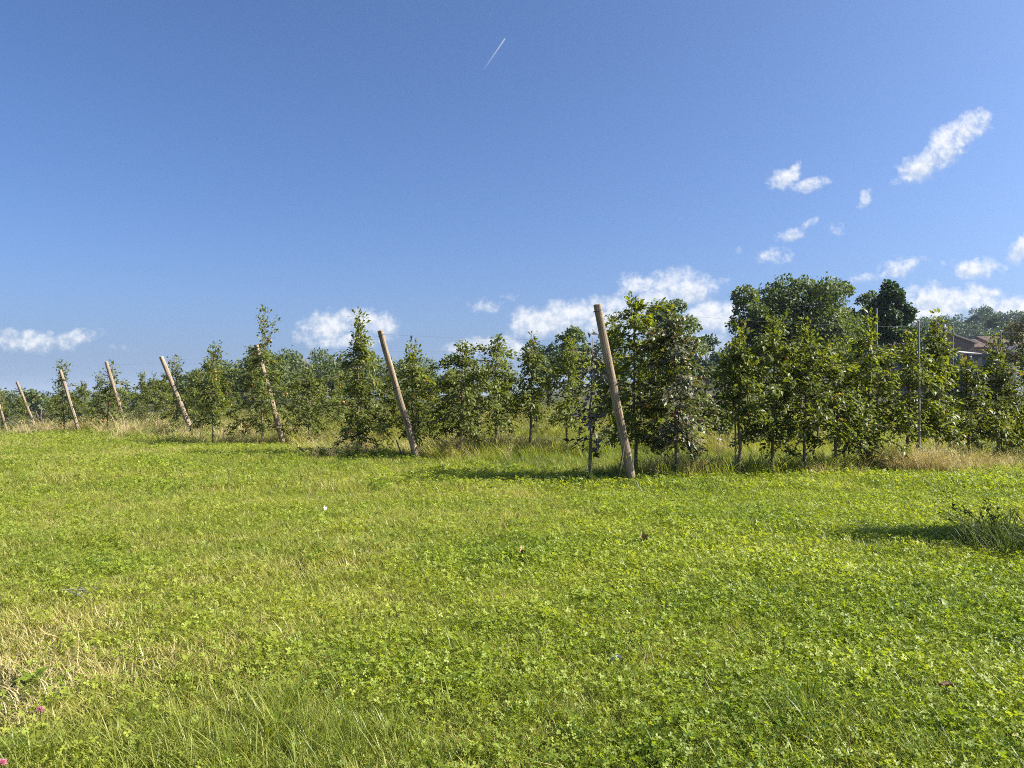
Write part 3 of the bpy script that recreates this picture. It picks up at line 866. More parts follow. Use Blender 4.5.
# the wooded hill on the right
HV = [big_tree_meshes(400 + k, 10, 11, 'hill_leaf', n=1900, size=0.62, nblob=24, trunk_h=0.12) for k in range(4)]
r5 = random.Random(11)
hill_root = None
HL = 'tree of the wood covering the distant hill on the right'
for k in range(70):
    y = r5.uniform(185, 255); px = r5.uniform(690, 1090)
    if k < 34: y = r5.uniform(215, 262); px = 880 + k * 6.2
    x = px2w(px, y)
    loc = (x, y, gzf(x, y) - .5); rz = r5.uniform(0, 6.28); s = r5.uniform(.62, .98)
    ms = HV[k % 4]
    if k < 4:
        root = obj('hill_tree', None, loc=loc, label=HL, cat='tree', group='trees on the distant hill')
        obj('trunk', ms[0], root); obj('crown', ms[1], root, kind='stuff')
        root.rotation_euler = (0, 0, rz); root.scale = (s, s, s)
        HV[k] = (*ms, root)
    else:
        dup(ms[2], loc, rz, (s, s, s * r5.uniform(.9, 1.15)), HL, 'trees on the distant hill')
big_tree(975, 307, 235, 32, 420, 'round dark tree standing up on the hill skyline', mat='hill_leaf', n=2200, size=0.6, nblob=22, trunk_h=0.3)
big_tree(946, 316, 235, 22, 421, 'small round paler tree on the hill skyline', mat='hill_leaf', n=1500, size=0.55, nblob=16, trunk_h=0.2)
big_tree(998, 318, 150, 26, 422, 'dark pointed tree on the lower slope above the orange roofs', mat='dark_leaf', n=2200, size=0.42, nblob=18, trunk_h=0.05)

# ------------------------------------------------------------------ houses
M['wall_brown'] = solid_mat('brown_rubble_wall', (0.075, 0.055, 0.048), (0.16, 0.12, 0.10), 6, 0.9)
M['wall_grey'] = solid_mat('grey_render', (0.10, 0.10, 0.105), (0.165, 0.16, 0.16), 3, 0.9)
M['wall_brick'] = solid_mat('orange_brick_wall', (0.20, 0.115, 0.075), (0.30, 0.18, 0.125), 8, 0.9)
M['wall_white'] = solid_mat('white_wall', (0.70, 0.69, 0.67), (0.82, 0.81, 0.80), 3, 0.8)
M['tile'] = solid_mat('terracotta_tile', (0.15, 0.105, 0.08), (0.27, 0.195, 0.15), 5, 0.85)
M['tile_pale'] = solid_mat('pale_tile', (0.30, 0.265, 0.24), (0.42, 0.38, 0.34), 5, 0.85)
M['glass'] = solid_mat('dark_window', (0.02, 0.022, 0.026), (0.04, 0.045, 0.05), 2, 0.15, bump=0)

def box(x0, x1, y0, y1, z0, z1):
    V = [(x, y, z) for z in (z0, z1) for y in (y0, y1) for x in (x0, x1)]
    F = [(0, 2, 3, 1), (4, 5, 7, 6), (0, 1, 5, 4), (2, 6, 7, 3), (0, 4, 6, 2), (1, 3, 7, 5)]
    return V, F

def join(parts):
    V = []; F = []
    for v, f in parts:
        b = len(V); V += list(v); F += [tuple(i + b for i in q) for q in f]
    return V, F

def slab(a, b, c, d, th):
    """roof slab from four corners (upper face), thickness th downwards"""
    a, b, c, d = (np.array(p, float) for p in (a, b, c, d))
    n = np.cross(b - a, d - a); n /= np.linalg.norm(n)
    if n[2] < 0: n = -n
    V = [a, b, c, d, a - n * th, b - n * th, c - n * th, d - n * th]
    F = [(0, 1, 2, 3), (7, 6, 5, 4), (0, 4, 5, 1), (1, 5, 6, 2), (2, 6, 7, 3), (3, 7, 4, 0)]
    return V, F

def tiles_on(root, a, b, c, d, nx, ny, mat, name='roof_tile'):
    """courses of roof tiles, joined: far too small in the picture to pick apart"""
    a, b, c, d = (np.array(p, float) for p in (a, b, c, d))
    n = np.cross(b - a, d - a); n /= np.linalg.norm(n)
    if n[2] < 0: n = -n
    parts = []
    rg = random.Random(3)
    for j in range(ny):
        for i in range(nx):
            def P(u, v): return (a * (1 - u) + b * u) * (1 - v) + (d * (1 - u) + c * u) * v
            u0, u1 = (i + .06) / nx, (i + .94) / nx; v0, v1 = j / ny, (j + 1.04) / ny
            h0 = 0.05 + rg.uniform(0, .012); h1 = 0.015
            V = [P(u0, v0) + n * h0, P(u1, v0) + n * h0, P(u1, v1) + n * h1, P(u0, v1) + n * h1, P(u0, v0) + n * .003, P(u1, v0) + n * .003]
            parts.append((V, [(0, 1, 2, 3), (4, 5, 1, 0)]))
    V, F = join(parts)
    o = obj(name, new_mesh(name, V, F, mat), root, kind='stuff')
    return o

def gable_house(px_apex, y_apex, px_eave, y_eave, D, depth, wall, tile, label, name='house', chimney=None, windows=(), verge=True):
    """gable end facing the camera, ridge running away from it"""
    hw = (px_eave - px_apex) * D / FPX
    xc = px2w(px_apex, D); g = gzf(xc, D) - .3
    za = zat(y_apex, D) - g; ze = zat(y_eave, D) - g
    root = obj(name, None, loc=(xc, D, g), label=label, cat='house')
    w = hw * 0.93
    zw = za - (za - ze) * .93 - .12
    V = [(-w, 0, 0), (w, 0, 0), (w, 0, zw), (0, 0, za - .12), (-w, 0, zw)]
    V += [(x, depth, z) for x, _, z in V]
    F = [(0, 1, 2, 3, 4), (9, 8, 7, 6, 5), (0, 5, 6, 1), (1, 6, 7, 2), (4, 9, 5, 0), (2, 7, 8, 3), (3, 8, 9, 4)]
    obj('wall', new_mesh('wall', V, F, wall), root)
    rv = []
    for s in (-1, 1):
        rv.append(slab((0, -.3, za), (0, depth + .3, za), (s * hw, depth + .3, ze), (s * hw, -.3, ze), .14))
    ro = obj('roof', new_mesh('roof', *join(rv), M['tile_pale'] if verge else tile), root)
    for s in (-1, 1):
        tiles_on(ro, (s * hw, -.26, ze), (s * hw, depth + .3, ze), (0, depth + .3, za), (0, -.26, za), int(depth / .3), 10, tile)
    if chimney:
        cx, cy, cz0, cz1, cw = chimney
        pv = [box(cx - cw, cx + cw, cy - cw, cy + cw, cz0, cz1), box(cx - cw - .06, cx + cw + .06, cy - cw - .06, cy + cw + .06, cz1 + .002, cz1 + .12),
              tuple(box(cx - cw * .5, cx + cw * .5, cy - cw * .5, cy + cw * .5, cz1 + .122, cz1 + .4))]
        obj('chimney', new_mesh('chimney', *join(pv), M['wall_white']), ro)
    for (wx, wz, ww, wh) in windows:
        wo = obj('window', new_mesh('window', *box(wx - ww / 2 - .08, wx + ww / 2 + .08, -.05, -.003, wz - .08, wz + wh + .08), M['wall_white']), root)
        obj('pane', new_mesh('pane', *box(wx - ww / 2, wx + ww / 2, -.06, -.053, wz, wz + wh), M['glass']), wo)
    return root, hw, za, ze

h1, hw, za, ze = gable_house(946, 331, 977, 342.5, 85, 9, M['wall_brown'], M['tile'], 'brown stone house with low pitched gable and pale roof edge behind the trees',
                    chimney=(1.75, 3.2, 5.5, 8.05, .14), windows=())
# lean-to annex in front of its right corner
D = 80
def annex():
    x0, x1 = px2w(969.5, D), px2w(983, D)
    g = gzf(x0, D) - .3
    zt = zat(353, D) - g
    root = obj('outbuilding', None, loc=((x0 + x1) / 2, D, g), label='grey rendered outbuilding with pale flat roof edge in front of the brown house', cat='outbuilding')
    w = (x1 - x0) / 2
    obj('wall', new_mesh('wall', *box(-w, w, 0, 4, 0, zt - .1), M['wall_grey']), root)
    obj('roof', new_mesh('roof', *slab((-w - .15, -.25, zt - .02), (w + .1, -.25, zt - .08), (w + .1, 4.2, zt + .45), (-w - .15, 4.2, zt + .5), .14), M['tile_pale']), root)
    obj('downpipe', new_mesh('downpipe', *tubes([([(-w + .15, -.08, 0), (-w + .15, -.08, zt - .25)], .05)], 8), M['wall_white']), root)
    root2 = obj('shed', None, loc=(px2w(1006, 76), 76, gzf(px2w(1006, 76), 76) - .3), label='plain grey shed wall below the orange tiled roofs', cat='shed')
    zt = zat(351, 76) - root2.location.z
    obj('wall', new_mesh('wall', *box(-.55, .55, 0, 3, 0, zt - .08), M['wall_grey']), root2)
    obj('roof', new_mesh('roof', *slab((-.62, -.1, zt), (.62, -.1, zt - .02), (.62, 3.1, zt + .2), (-.62, 3.1, zt + .22), .07), M['wall_grey']), root2)
annex()
def long_house(px0, px1, y_ridge, y_eave, D, depth, wall, tile, label, zw=None):
    """eaves side facing the camera"""
    x0, x1 = px2w(px0, D), px2w(px1, D)
    g = gzf(x0, D) - .3
    zr = zat(y_ridge, D + depth / 2) - g; ze = zat(y_eave, D) - g
    root = obj('house', None, loc=((x0 + x1) / 2, D, g), label=label, cat='house')
    w = (x1 - x0) / 2
    V = [(-w + .2, .2, 0), (-w + .2, depth - .2, 0), (-w + .2, depth - .2, ze - .1), (-w + .2, depth / 2, zr - .14), (-w + .2, .2, ze - .1)]
    V += [(-x, y, z) for x, y, z in V]
    F = [(0, 1, 2, 3, 4)[::-1], (5, 6, 7, 8, 9), (0, 5, 9, 4), (1, 2, 7, 6), (0, 1, 6, 5), (4, 9, 8, 3), (3, 8, 7, 2)]
    obj('wall', new_mesh('wall', V, F, wall), root)
    ro = obj('roof', new_mesh('roof', *join([slab((-w, 0, ze), (w, 0, ze), (w, depth / 2, zr), (-w, depth / 2, zr), .12), slab((-w, depth, ze), (w, depth, ze), (w, depth / 2, zr), (-w, depth / 2, zr), .12)]), tile), root)
    tiles_on(ro, (-w, 0, ze), (w, 0, ze), (w, depth / 2, zr), (-w, depth / 2, zr), int(2 * w / .3), 12, tile)
    return root, w, ze, zr
r2, w2, e2, t2 = long_house(975, 991, 339.5, 347, 92, 6, M['wall_brick'], M['tile'], 'small house with tan and orange tiles between the gable and the right roofs')
r3, w3, e3, t3 = long_house(991, 1015, 336.5, 343, 96, 6, M['wall_brick'], M['tile'], 'brick house with orange tiled roof at the foot of the hill')
for wx in (-.9, .6):
    wo = obj('window', new_mesh('window', *box(wx - .4, wx + .4, .14, .197, e3 - 1.7, e3 - .55), M['wall_white']), r3)
    obj('pane', new_mesh('pane', *box(wx - .32, wx + .32, .12, .137, e3 - 1.62, e3 - .63), M['glass']), wo)
def white_hut():
    D = 90
    x0, x1 = px2w(1016, D), px2w(1023, D); g = gzf(x0, D) - .3
    zt = zat(342.5, D) - g
    root = obj('hut', None, loc=((x0 + x1) / 2, D, g), label='little white building beside the orange roofs at the right edge', cat='hut')
    w = (x1 - x0) / 2
    obj('wall', new_mesh('wall', *box(-w, w, 0, 3, 0, zt - .1), M['wall_white']), root)
    obj('roof', new_mesh('roof', *join([slab((-w - .1, -.1, zt - .1), (w + .1, -.1, zt - .1), (w + .1, 1.5, zt + .2), (-w - .1, 1.5, zt + .2), .08), slab((-w - .1, 3.1, zt - .1), (w + .1, 3.1, zt - .1), (w + .1, 1.5, zt + .2), (-w - .1, 1.5, zt + .2), .08)]), M['tile']), root)
white_hut()

# ------------------------------------------------------------------ grass and ground plants
def blades(r, n, rad, hmin, hmax, wid, bend, lean=0.35, seg=2, seedhead=0.0):
    V = []; F = []; rnd = []
    for k in range(n):
        th = r.random() * 6.283; q = rad * math.sqrt(r.random())
        b = np.array([math.cos(th) * q, math.sin(th) * q, -0.008])
        h = hmin + (hmax - hmin) * r.random()
        a2 = r.random() * 6.283
        d = np.array([math.cos(a2), math.sin(a2), 0])
        out = d * lean * (0.3 + r.random())
        side = np.array([-d[1], d[0], 0]) if r.random() < .8 else d
        w = wid * (0.7 + .6 * r.random())
        c = r.random()
        pts = []
        for s in range(seg + 1):
            t = s / seg
            pts.append(b + np.array([0, 0, h * (t - 0.30 * bend * t * t)]) + out * h * (t * .5 + bend * t * t))
        i0 = len(V)
        for s in range(seg):
            ww = w * (1 - 0.45 * s / seg)
            V += [pts[s] - side * ww / 2, pts[s] + side * ww / 2]; rnd += [c, c]
        V.append(pts[seg]); rnd.append(c)
        for s in range(seg - 1):
            F.append((i0 + 2 * s, i0 + 2 * s + 1, i0 + 2 * s + 3)); F.append((i0 + 2 * s, i0 + 2 * s + 3, i0 + 2 * s + 2))
        F.append((i0 + 2 * seg - 2, i0 + 2 * seg - 1, i0 + 2 * seg))
        if r.random() < seedhead:
            t = pts[seg]; dd = nrm(pts[seg] - pts[seg - 1])
            for e in range(5):
                q0 = t - dd * (0.02 * e); sd = np.array([r.normal(), r.normal(), .6]); sd = sd / np.linalg.norm(sd)
                i0 = len(V); V += [q0, q0 + sd * .010 + dd * .012, q0 + dd * .026]; rnd += [c * .4] * 3
                F.append((i0, i0 + 1, i0 + 2))
    return V, F, rnd

def clover(r, n, rad, hmin, hmax, lf):
    V = []; F = []; rnd = []
    for k in range(n):
        th = r.random() * 6.283; q = rad * math.sqrt(r.random())
        b = np.array([math.cos(th) * q, math.sin(th) * q, hmin + (hmax - hmin) * r.random()])
        nn = np.array([r.normal(0, .5), r.normal(0, .5), 1]); nn /= np.linalg.norm(nn)
        a0 = r.random() * 6.283; c = r.random()
        ref = np.array([math.cos(a0), math.sin(a0), 0]); e1 = np.cross(nn, ref); e1 /= np.linalg.norm(e1); e2 = np.cross(nn, e1)
        s = lf * (.7 + .6 * r.random())
        for j in range(3):
            an = j * 2.094
            d = e1 * math.cos(an) + e2 * math.sin(an); sd = np.cross(nn, d)
            up = nn * s * (.10 + .15 * r.random())
            i0 = len(V)
            V += [b, b + d * s * .38 + sd * s * .33 + up * .6, b + d * s * .80 + sd * s * .40 + up, b + d * s * 1.02 + up * .5,
                  b + d * s * .80 - sd * s * .40 + up, b + d * s * .38 - sd * s * .33 + up * .6]
            rnd += [c] * 6
            F += [(i0, i0 + 2, i0 + 1), (i0, i0 + 3, i0 + 2), (i0, i0 + 4, i0 + 3), (i0, i0 + 5, i0 + 4)]
        # stalk
        i0 = len(V); w = .0012
        foot = np.array([b[0] * .6, b[1] * .6, -.005])
        V += [foot, foot + np.array([w * 2, 0, 0]), b]; rnd += [c] * 3
        F.append((i0, i0 + 1, i0 + 2))
    return V, F, rnd

SRC = bpy.data.collections
def source(name, gens, mat):
    """a collection, not linked to the scene, of tuft meshes for the scattered ground cover"""
    c = bpy.data.collections.new(name)
    for k, (V, F, rnd) in enumerate(gens):
        me = new_mesh(name, V, np.array(F), mat, attrs={'rnd': rnd})
        o = bpy.data.objects.new('%s_%02d' % (name, k), me)
        c.objects.link(o)
    return c, len(gens)

def scatter(name, P, scale, tint, src, label=None, tilt=0.15, seed=0):
    c, nk = src
    r = np.random.default_rng(seed + 999)
    n = len(P)
    me = bpy.data.meshes.new(name)
    me.vertices.add(n); me.vertices.foreach_set('co', np.asarray(P, np.float32).ravel())
    def fa(k, v, ty='FLOAT'):
        at = me.attributes.new(k, ty, 'POINT')
        at.data.foreach_set('vector' if ty == 'FLOAT_VECTOR' else 'value', np.ascontiguousarray(v).ravel())
    fa('sc', scale.astype(np.float32)); fa('tint', tint.astype(np.float32))
    fa('rot', np.stack([r.normal(0, tilt, n), r.normal(0, tilt, n), r.random(n) * 6.283], 1).astype(np.float32), 'FLOAT_VECTOR')
    fa('pick', r.integers(0, nk, n).astype(np.int32), 'INT')
    o = obj(name, me, kind='stuff', label=label)
    ng = bpy.data.node_groups.new(name + '_scatter', 'GeometryNodeTree')
    ng.interface.new_socket('Geometry', in_out='INPUT', socket_type='NodeSocketGeometry')
    ng.interface.new_socket('Geometry', in_out='OUTPUT', socket_type='NodeSocketGeometry')
    N, L = ng.nodes, ng.links
    gi = N.new('NodeGroupInput'); go = N.new('NodeGroupOutput')
    m2p = N.new('GeometryNodeMeshToPoints')
    ci = N.new('GeometryNodeCollectionInfo'); ci.inputs['Collection'].default_value = c
    ci.inputs['Separate Children'].default_value = True; ci.inputs['Reset Children'].default_value = True
    ip = N.new('GeometryNodeInstanceOnPoints'); ip.inputs['Pick Instance'].default_value = True
    def na(k, ty):
        a = N.new('GeometryNodeInputNamedAttribute'); a.data_type = ty; a.inputs['Name'].default_value = k
        return a.outputs['Attribute']
    e2r = N.new('FunctionNodeEulerToRotation')
    L.new(gi.outputs[0], m2p.inputs['Mesh']); L.new(m2p.outputs[0], ip.inputs['Points'])
    L.new(ci.outputs[0], ip.inputs['Instance']); L.new(na('pick', 'INT'), ip.inputs['Instance Index'])
    L.new(na('rot', 'FLOAT_VECTOR'), e2r.inputs[0]); L.new(e2r.outputs[0], ip.inputs['Rotation'])
    L.new(na('sc', 'FLOAT'), ip.inputs['Scale'])
    L.new(ip.outputs[0], go.inputs[0])
    mo = o.modifiers.new('scatter', 'NODES'); mo.node_group = ng
    return o

gr = np.random.default_rng(77)
S_SHORT = source('short_tuft', [blades(gr, 15, .045, .02, .062, .0034, .6, .8) for _ in range(8)], M['grass'])
S_MED = source('medium_tuft', [blades(gr, 22, .07, .05, .15, .0046, .7, .6, 3) for _ in range(6)], M['grass'])
S_LONG = source('long_tuft', [blades(gr, 28, .06, .08, .26, .0042, .85, .6, 4) for _ in range(5)], M['grass'])
S_CLOV = source('clover_tuft', [clover(gr, 15, .05, .006, .060, .0084) for _ in range(8)], M['clover'])
S_STRAW = source('straw_tuft', [blades(gr, 34, .10, .16, .46, .0042, .8, .6, 4, .22) for _ in range(6)], M['straw'])
S_LITTER = source('litter_blade', [blades(gr, 7, .05, .02, .06, .0032, 1.2, 1.6, 3) for _ in range(5)], M['straw'])

# where the mown lawn ends: the line through the row ends, then along the nearest row
EX = np.array([-60] + [e[0] for e in ENDS[::-1]] + [ENDS[0][0] + .6, ENDS[0][0] + 1.2 + ROW_U[0] * 9, 40])
EY = np.array([66] + [e[1] for e in ENDS[::-1]] + [ENDS[0][1] + .1, ENDS[0][1] + ROW_U[1] * 9.5 - .2, ENDS[0][1] + 12])
def lawn_edge(x):
    return np.interp(x, EX, EY) + .28

def wedge(n_per, d0, d1, seed, marg=1.28):
    """points spread evenly over the ground in view between distances d0 and d1 (some margin each side)"""
    r = np.random.default_rng(seed)
    hx0 = 0.665 * 1.10; side = 2.6
    hi = hx0 * d1 + side
    n = int(2 * hi * (d1 - d0) * n_per)
    D = d0 + (d1 - d0) * r.random(n)
    x = (r.random(n) * 2 - 1) * hi
    k = np.abs(x) < hx0 * D + side
    D, x = D[k], x[k]
    return x, D, r

def dryness(x, y):
    d = fbm(x, y, 0.55, 21, 4) * .55 + fbm(x, y, 2.2, 25, 3) * .55 - .60
    d = d + 0.17 * sstep(1.2, -2.2, x / (0.35 + 0.13 * y)) * 1.0
    # worn bare strip at the left edge
    d = d + 0.45 * np.exp(-(((x + 1.95) / .35) ** 2 + ((y - 2.75) / .55) ** 2))
    return d

def lush(x, y):
    """clover patches: towards the right and the middle foreground"""
    c = fbm(x, y, 0.8, 41, 4) * .8 + fbm(x, y, 3.1, 47, 3) * .5 - .12 + 0.20 * sstep(-1.2, 1.5, x / (0.3 + 0.16 * y)) - 0.45
    c = c - 0.4 * np.maximum(dryness(x, y), 0)
    return c

def put(name, x, y, r, base, sv, tint, src, keep=None, seed=0, lift=0.0, tilt=.15):
    if keep is not None:
        x, y, base, tint = x[keep], y[keep], (base[keep] if hasattr(base, '__len__') else base), tint[keep]
    sc = base * (1 + sv * (r.random(len(x)) * 2 - 1))
    P = np.stack([x, y, gz(x, y) + lift], 1)
    return scatter(name, P, np.broadcast_to(sc, (len(x),)), tint, src, seed=seed, tilt=tilt)

bands = [(1.0, 4.5, 1500, 1.0), (4.5, 9.0, 800, 1.2), (9.0, 18.0, 230, 1.8), (18.0, 48.0, 45, 2.6)]
for bi, (d0, d1, dens, sc) in enumerate(bands):
    x, y, r = wedge(dens, d0, d1, 500 + bi)
    e = lawn_edge(x)
    mown = y < e + 0.2
    dr = dryness(x, y)
    tint = np.clip(0.58 + .22 * np.clip(lush(x, y), 0, .6) - 1.1 * dr + r.normal(0, .10, len(x)), 0.02, 1)
    hgt = 0.75 + 0.9 * fbm(x, y, 1.7, 61, 3)
    bare = np.exp(-(((x + 1.95) / .35) ** 2 + ((y - 2.75) / .5) ** 2))
    gap = fbm(x, y, 7.0, 91, 2) < .30
    keep = mown & ~gap & (r.random(len(x)) > np.clip(dr * .9, 0, .55) + .5 * bare)
    put('mown_grass', x, y, r, sc * hgt, .3, tint, S_SHORT, keep, bi)
    # clover
    x, y, r = wedge(dens * 0.85, d0, d1, 540 + bi)
    e = lawn_edge(x)
    cl = lush(x, y)
    keep = (y < e + .2) & (r.random(len(x)) < .10 + sstep(-.10, .60, cl) * .62)
    tint = np.clip(0.56 + .6 * (fbm(x, y, 1.3, 71, 3) - .5) + r.normal(0, .10, len(x)), 0, 1)
    put('clover', x, y, r, sc * (0.8 + .5 * fbm(x, y, 2, 73, 2)), .25, tint, S_CLOV, keep, 10 + bi)
    # dry cut blades lying about
    x, y, r = wedge(dens * 0.22, d0, d1, 580 + bi)
    dr = dryness(x, y)
    keep = (y < lawn_edge(x) + .2) & (r.random(len(x)) < np.clip(.34 + dr * 1.6, .18, .9))
    put('cut_grass', x, y, r, sc ** .5 * .8 * np.ones(len(x)), .3, np.clip(r.random(len(x)) * .5, 0, 1), S_LITTER, keep, 20 + bi)

# longer tufts in the lawn: the big clump at the lower left and a few scattered ones
def clump(cx, cy, rx, ry, n, seed, sc, tint, src, name='long_grass'):
    r = np.random.default_rng(seed)
    x = cx + r.normal(0, rx, n); y = cy + r.normal(0, ry, n)
    P = np.stack([x, y, gz(x, y)], 1)
    return x, y, sc * (.7 + .5 * r.random(n)), np.clip(tint + r.normal(0, .09, n), 0, 1)
cs = [clump(-.80, 2.55, .26, .25, 150, 1, .62, .68, None), clump(-1.15, 2.45, .15, .12, 30, 2, .55, .6, None), clump(-.45, 2.40, .16, .12, 50, 3, .55, .75, None), clump(-.85, 2.35, .10, .08, 14, 15, .85, .6, None),
      clump(.28, 2.6, .10, .08, 8, 4, .55, .85, None), clump(.95, 2.55, .05, .05, 5, 5, .75, .95, None), clump(1.6, 3.6, .12, .1, 12, 6, .5, .8, None),
      clump(-1.52, 2.32, .08, .06, 14, 8, .7, .7, None), clump(2.7, 5.6, .5, .25, 40, 9, .55, .4, None), clump(-.35, 6.3, .3, .2, 18, 10, .45, .5, None),
      clump(3.2, 9.0, .8, .4, 60, 12, .7, .7, None), clump(1.2, 7.4, .5, .25, 24, 13, .5, .6, None), clump(.1, 3.5, .5, .3, 26, 14, .45, .75, None)]
X = np.concatenate([c[0] for c in cs]); Y = np.concatenate([c[1] for c in cs])
scatter('long_grass', np.stack([X, Y, gz(X, Y)], 1), np.concatenate([c[2] for c in cs]), np.concatenate([c[3] for c in cs]), S_LONG, seed=31)

# rosettes of broad-leaved weeds pressed into the lawn
def rosette(r):
    n = int(6 + r.random() * 5)
    th = np.arange(n) * 2.4 + r.random(n)
    el = .15 + .55 * r.random(n)
    A = np.stack([np.cos(th) * np.cos(el), np.sin(th) * np.cos(el), np.sin(el)], 1)
    Ln = .045 + .05 * r.random(n)
    V, F = leaves_folded(np.zeros((n, 3)) + np.array([0, 0, .01]), A, np.tile(np.array([0, 0, 1.]), (n, 1)), Ln, Ln * (.28 + .2 * r.random(n)), .12, .18)
    return V, F, np.repeat(r.random(n), 5)
S_ROS = source('weed_rosette', [rosette(gr) for _ in range(6)], M['clover'])
x, y, r = wedge(3.2, 2.1, 11.0, 777)
cx = np.concatenate([x, np.array([-1.55, -1.50, -1.60, -1.47])]); cy = np.concatenate([y, np.array([2.38, 2.45, 2.30, 2.33])])
scatter('lawn_weeds', np.stack([cx, cy, gz(cx, cy) + .012], 1), np.concatenate([.45 + .5 * r.random(len(x)), [1.1, .9, 1.2, .9]]), np.clip(.6 + r.normal(0, .2, len(cx)), 0, 1), S_ROS, seed=51)

# rough grass between and under the orchard rows
r = np.random.default_rng(900)
n = 60000
D = np.sqrt(9.0 ** 2 + (46.0 ** 2 - 81) * r.random(n) ** 1.25); x = (r.random(n) * 2 - 1) * (.78 * D + 2.5)
beyond = D - lawn_edge(x)
keep = beyond > -.15
x, D, beyond = x[keep], D[keep], beyond[keep]
rel = np.stack([x, D], 1) - ENDS[0]
pr = rel @ ROW_N
ro = np.array([(e - ENDS[0]) @ ROW_N for e in ENDS])
dist = np.min(np.abs(pr[:, None] - ro[None]), 1)
under = np.exp(-(dist / .55) ** 2) 
straw = fbm(x, D, .55, 81, 3) + .05 * sstep(2, -8, x)
h = .65 + .85 * under + .10 * np.exp(-(beyond / .6) ** 2)
tint = np.clip(.64 + .6 * (fbm(x, D, .5, 83, 3) - .5) - .16 * under + r.normal(0, .08, len(x)), 0, 1)
P = np.stack([x, D, gz(x, D)], 1)
scatter('rough_grass', P, h * (1 + .02 * D) * (.75 + .5 * r.random(len(x))), tint, S_LONG, seed=41)
# leafy green edge of the rough grass
# straw coloured tall grass under the rows
sel = (r.random(len(x)) < under * np.clip((straw - .48) * 2.2, 0.01, .35))
scatter('dry_grass', P[sel], (.75 + .6 * r.random(sel.sum())) * (1 + .012 * D[sel]), np.clip(.45 + r.normal(0, .25, sel.sum()), 0, 1), S_STRAW, seed=43)
# the tan clumps one notices
sx = []; sy = []; ss = []
for (px, D0, spread, k, sc) in ((922, 11.3, .30, 44, 1.35), (972, 11.8, .32, 30, .9), (1005, 12.2, .4, 30, .8), (678, 10.6, .25, 26, 1.0), (695, 10.9, .2, 16, 1.3), (500, 15.0, .55, 70, 1.15), (470, 14.6, .35, 40, 1.15), (540, 15.5, .4, 30, 1.0), (830, 11.0, .3, 20, .7),
                                (95, 29.0, .9, 100, 1.75), (62, 30.0, .7, 80, 1.7), (25, 32.0, .8, 50, 1.3), (150, 24.5, 1.0, 60, 1.5), (180, 22.0, .6, 30, 1.4), (215, 19.8, .8, 36, 1.3), (345, 14.0, .25, 22, .9), (290, 18.8, .9, 30, 1.2), (240, 18.0, .5, 24, 1.2), (375, 15.6, .6, 40, 1.0)):
    cx = px2w(px, D0)
    k = k if px in (922, 500, 470, 540) else int(k * .7); spread *= 1.15
    sx += list(cx + r.normal(0, spread, k)); sy += list(D0 + r.normal(0, spread * .5, k)); ss += list(sc * (.8 + .4 * r.random(k)))
sx = np.array(sx); sy = np.array(sy)
scatter('tan_grass', np.stack([sx, sy, gz(sx, sy)], 1), np.array(ss), np.clip(.32 + r.normal(0, .28, len(sx)), 0, 1), S_STRAW, seed=47)

# ------------------------------------------------------------------ weeds, flowers, small things
def weed_plant(name, label, px, D, h, w, seed, n, leaf=.05, mat='weed', stems=7, grass=0):
    r = np.random.default_rng(seed)
    x = px2w(px, D)
    root = obj(name, None, loc=(x, D, gzf(x, D)), label=label, cat='weed')
    lines = []; spine = []
    for k in range(stems):
        th = r.random() * 6.283; q = w * .3 * math.sqrt(r.random())
        b = np.array([math.cos(th) * q, math.sin(th) * q, -.02])
        o = np.array([math.cos(th), math.sin(th), 0]) * w * .4 * r.random()
        hh = h * (.55 + .45 * r.random())
        pts = np.array([b + o * t * t + np.array([0, 0, hh * t]) + r.normal(0, .008, 3) for t in np.linspace(0, 1, 6)])
        lines.append((pts, np.linspace(.005, .0015, 6)))
        for t in np.linspace(.12, 1, 14):
            k2 = min(4, int(t * 5)); spine.append(pts[k2] + (pts[k2 + 1] - pts[k2]) * (t * 5 - k2))
    sp = np.array(spine)
    idx = r.integers(0, len(sp), n)
    A = r.normal(0, 1, (n, 3)); A[:, 2] = np.abs(A[:, 2]) * .4 + .1
    Ln = leaf * (.5 + .8 * r.random(n))
    V, F = leaves_folded(sp[idx] + r.normal(0, .012, (n, 3)), A, np.array([0, 0, 1.]) + r.normal(0, .4, (n, 3)), Ln, Ln * .38)
    TV, TF = tubes(lines, 5)
    obj('stem', new_mesh('stem', TV, TF, M['weed'], attrs={'rnd': np.full(len(TV), .7)}), root, kind='stuff')
    obj('foliage', new_mesh('foliage', V, F, M[mat], attrs={'rnd': np.repeat(r.random(n), 5)}), root, kind='stuff')
    if grass:
        V, F, rn = blades(r, grass, w * .5, h * .35, h * 1.05, .006, .8, .7, 4)
        obj('blade', new_mesh('blade', V, np.array(F), M['weed'], attrs={'rnd': rn}), root, kind='stuff')
    return root
weed_plant('weed_clump', 'dark grassy weed clump beside a long shadow at the right edge', 1028, 5.5, .40, .90, 1, 700, .040, stems=22, grass=1000)
weed_plant('weed_clump', 'tall weed bush added outside the right edge to cast the long shadow', 1090, 6.0, 1.6, .75, 2, 8500, .07, stems=70)  # unseen sun blocker, added and sized to stretch the shadow across the lawn
weed_plant('weed_plant', 'dark spindly weed with small leaves left of the nearest post foot', 589, 9.7, .42, .14, 3, 110, .045, stems=3)
weed_plant('weed_plant', 'low broad leafy weed patch left of the spindly weed', 572, 9.8, .20, .5, 4, 260, .06, stems=14)
weed_plant('weed_plant', 'low dark weeds at the shady spot left of the near post', 535, 10.0, .16, .7, 5, 260, .06, stems=16)
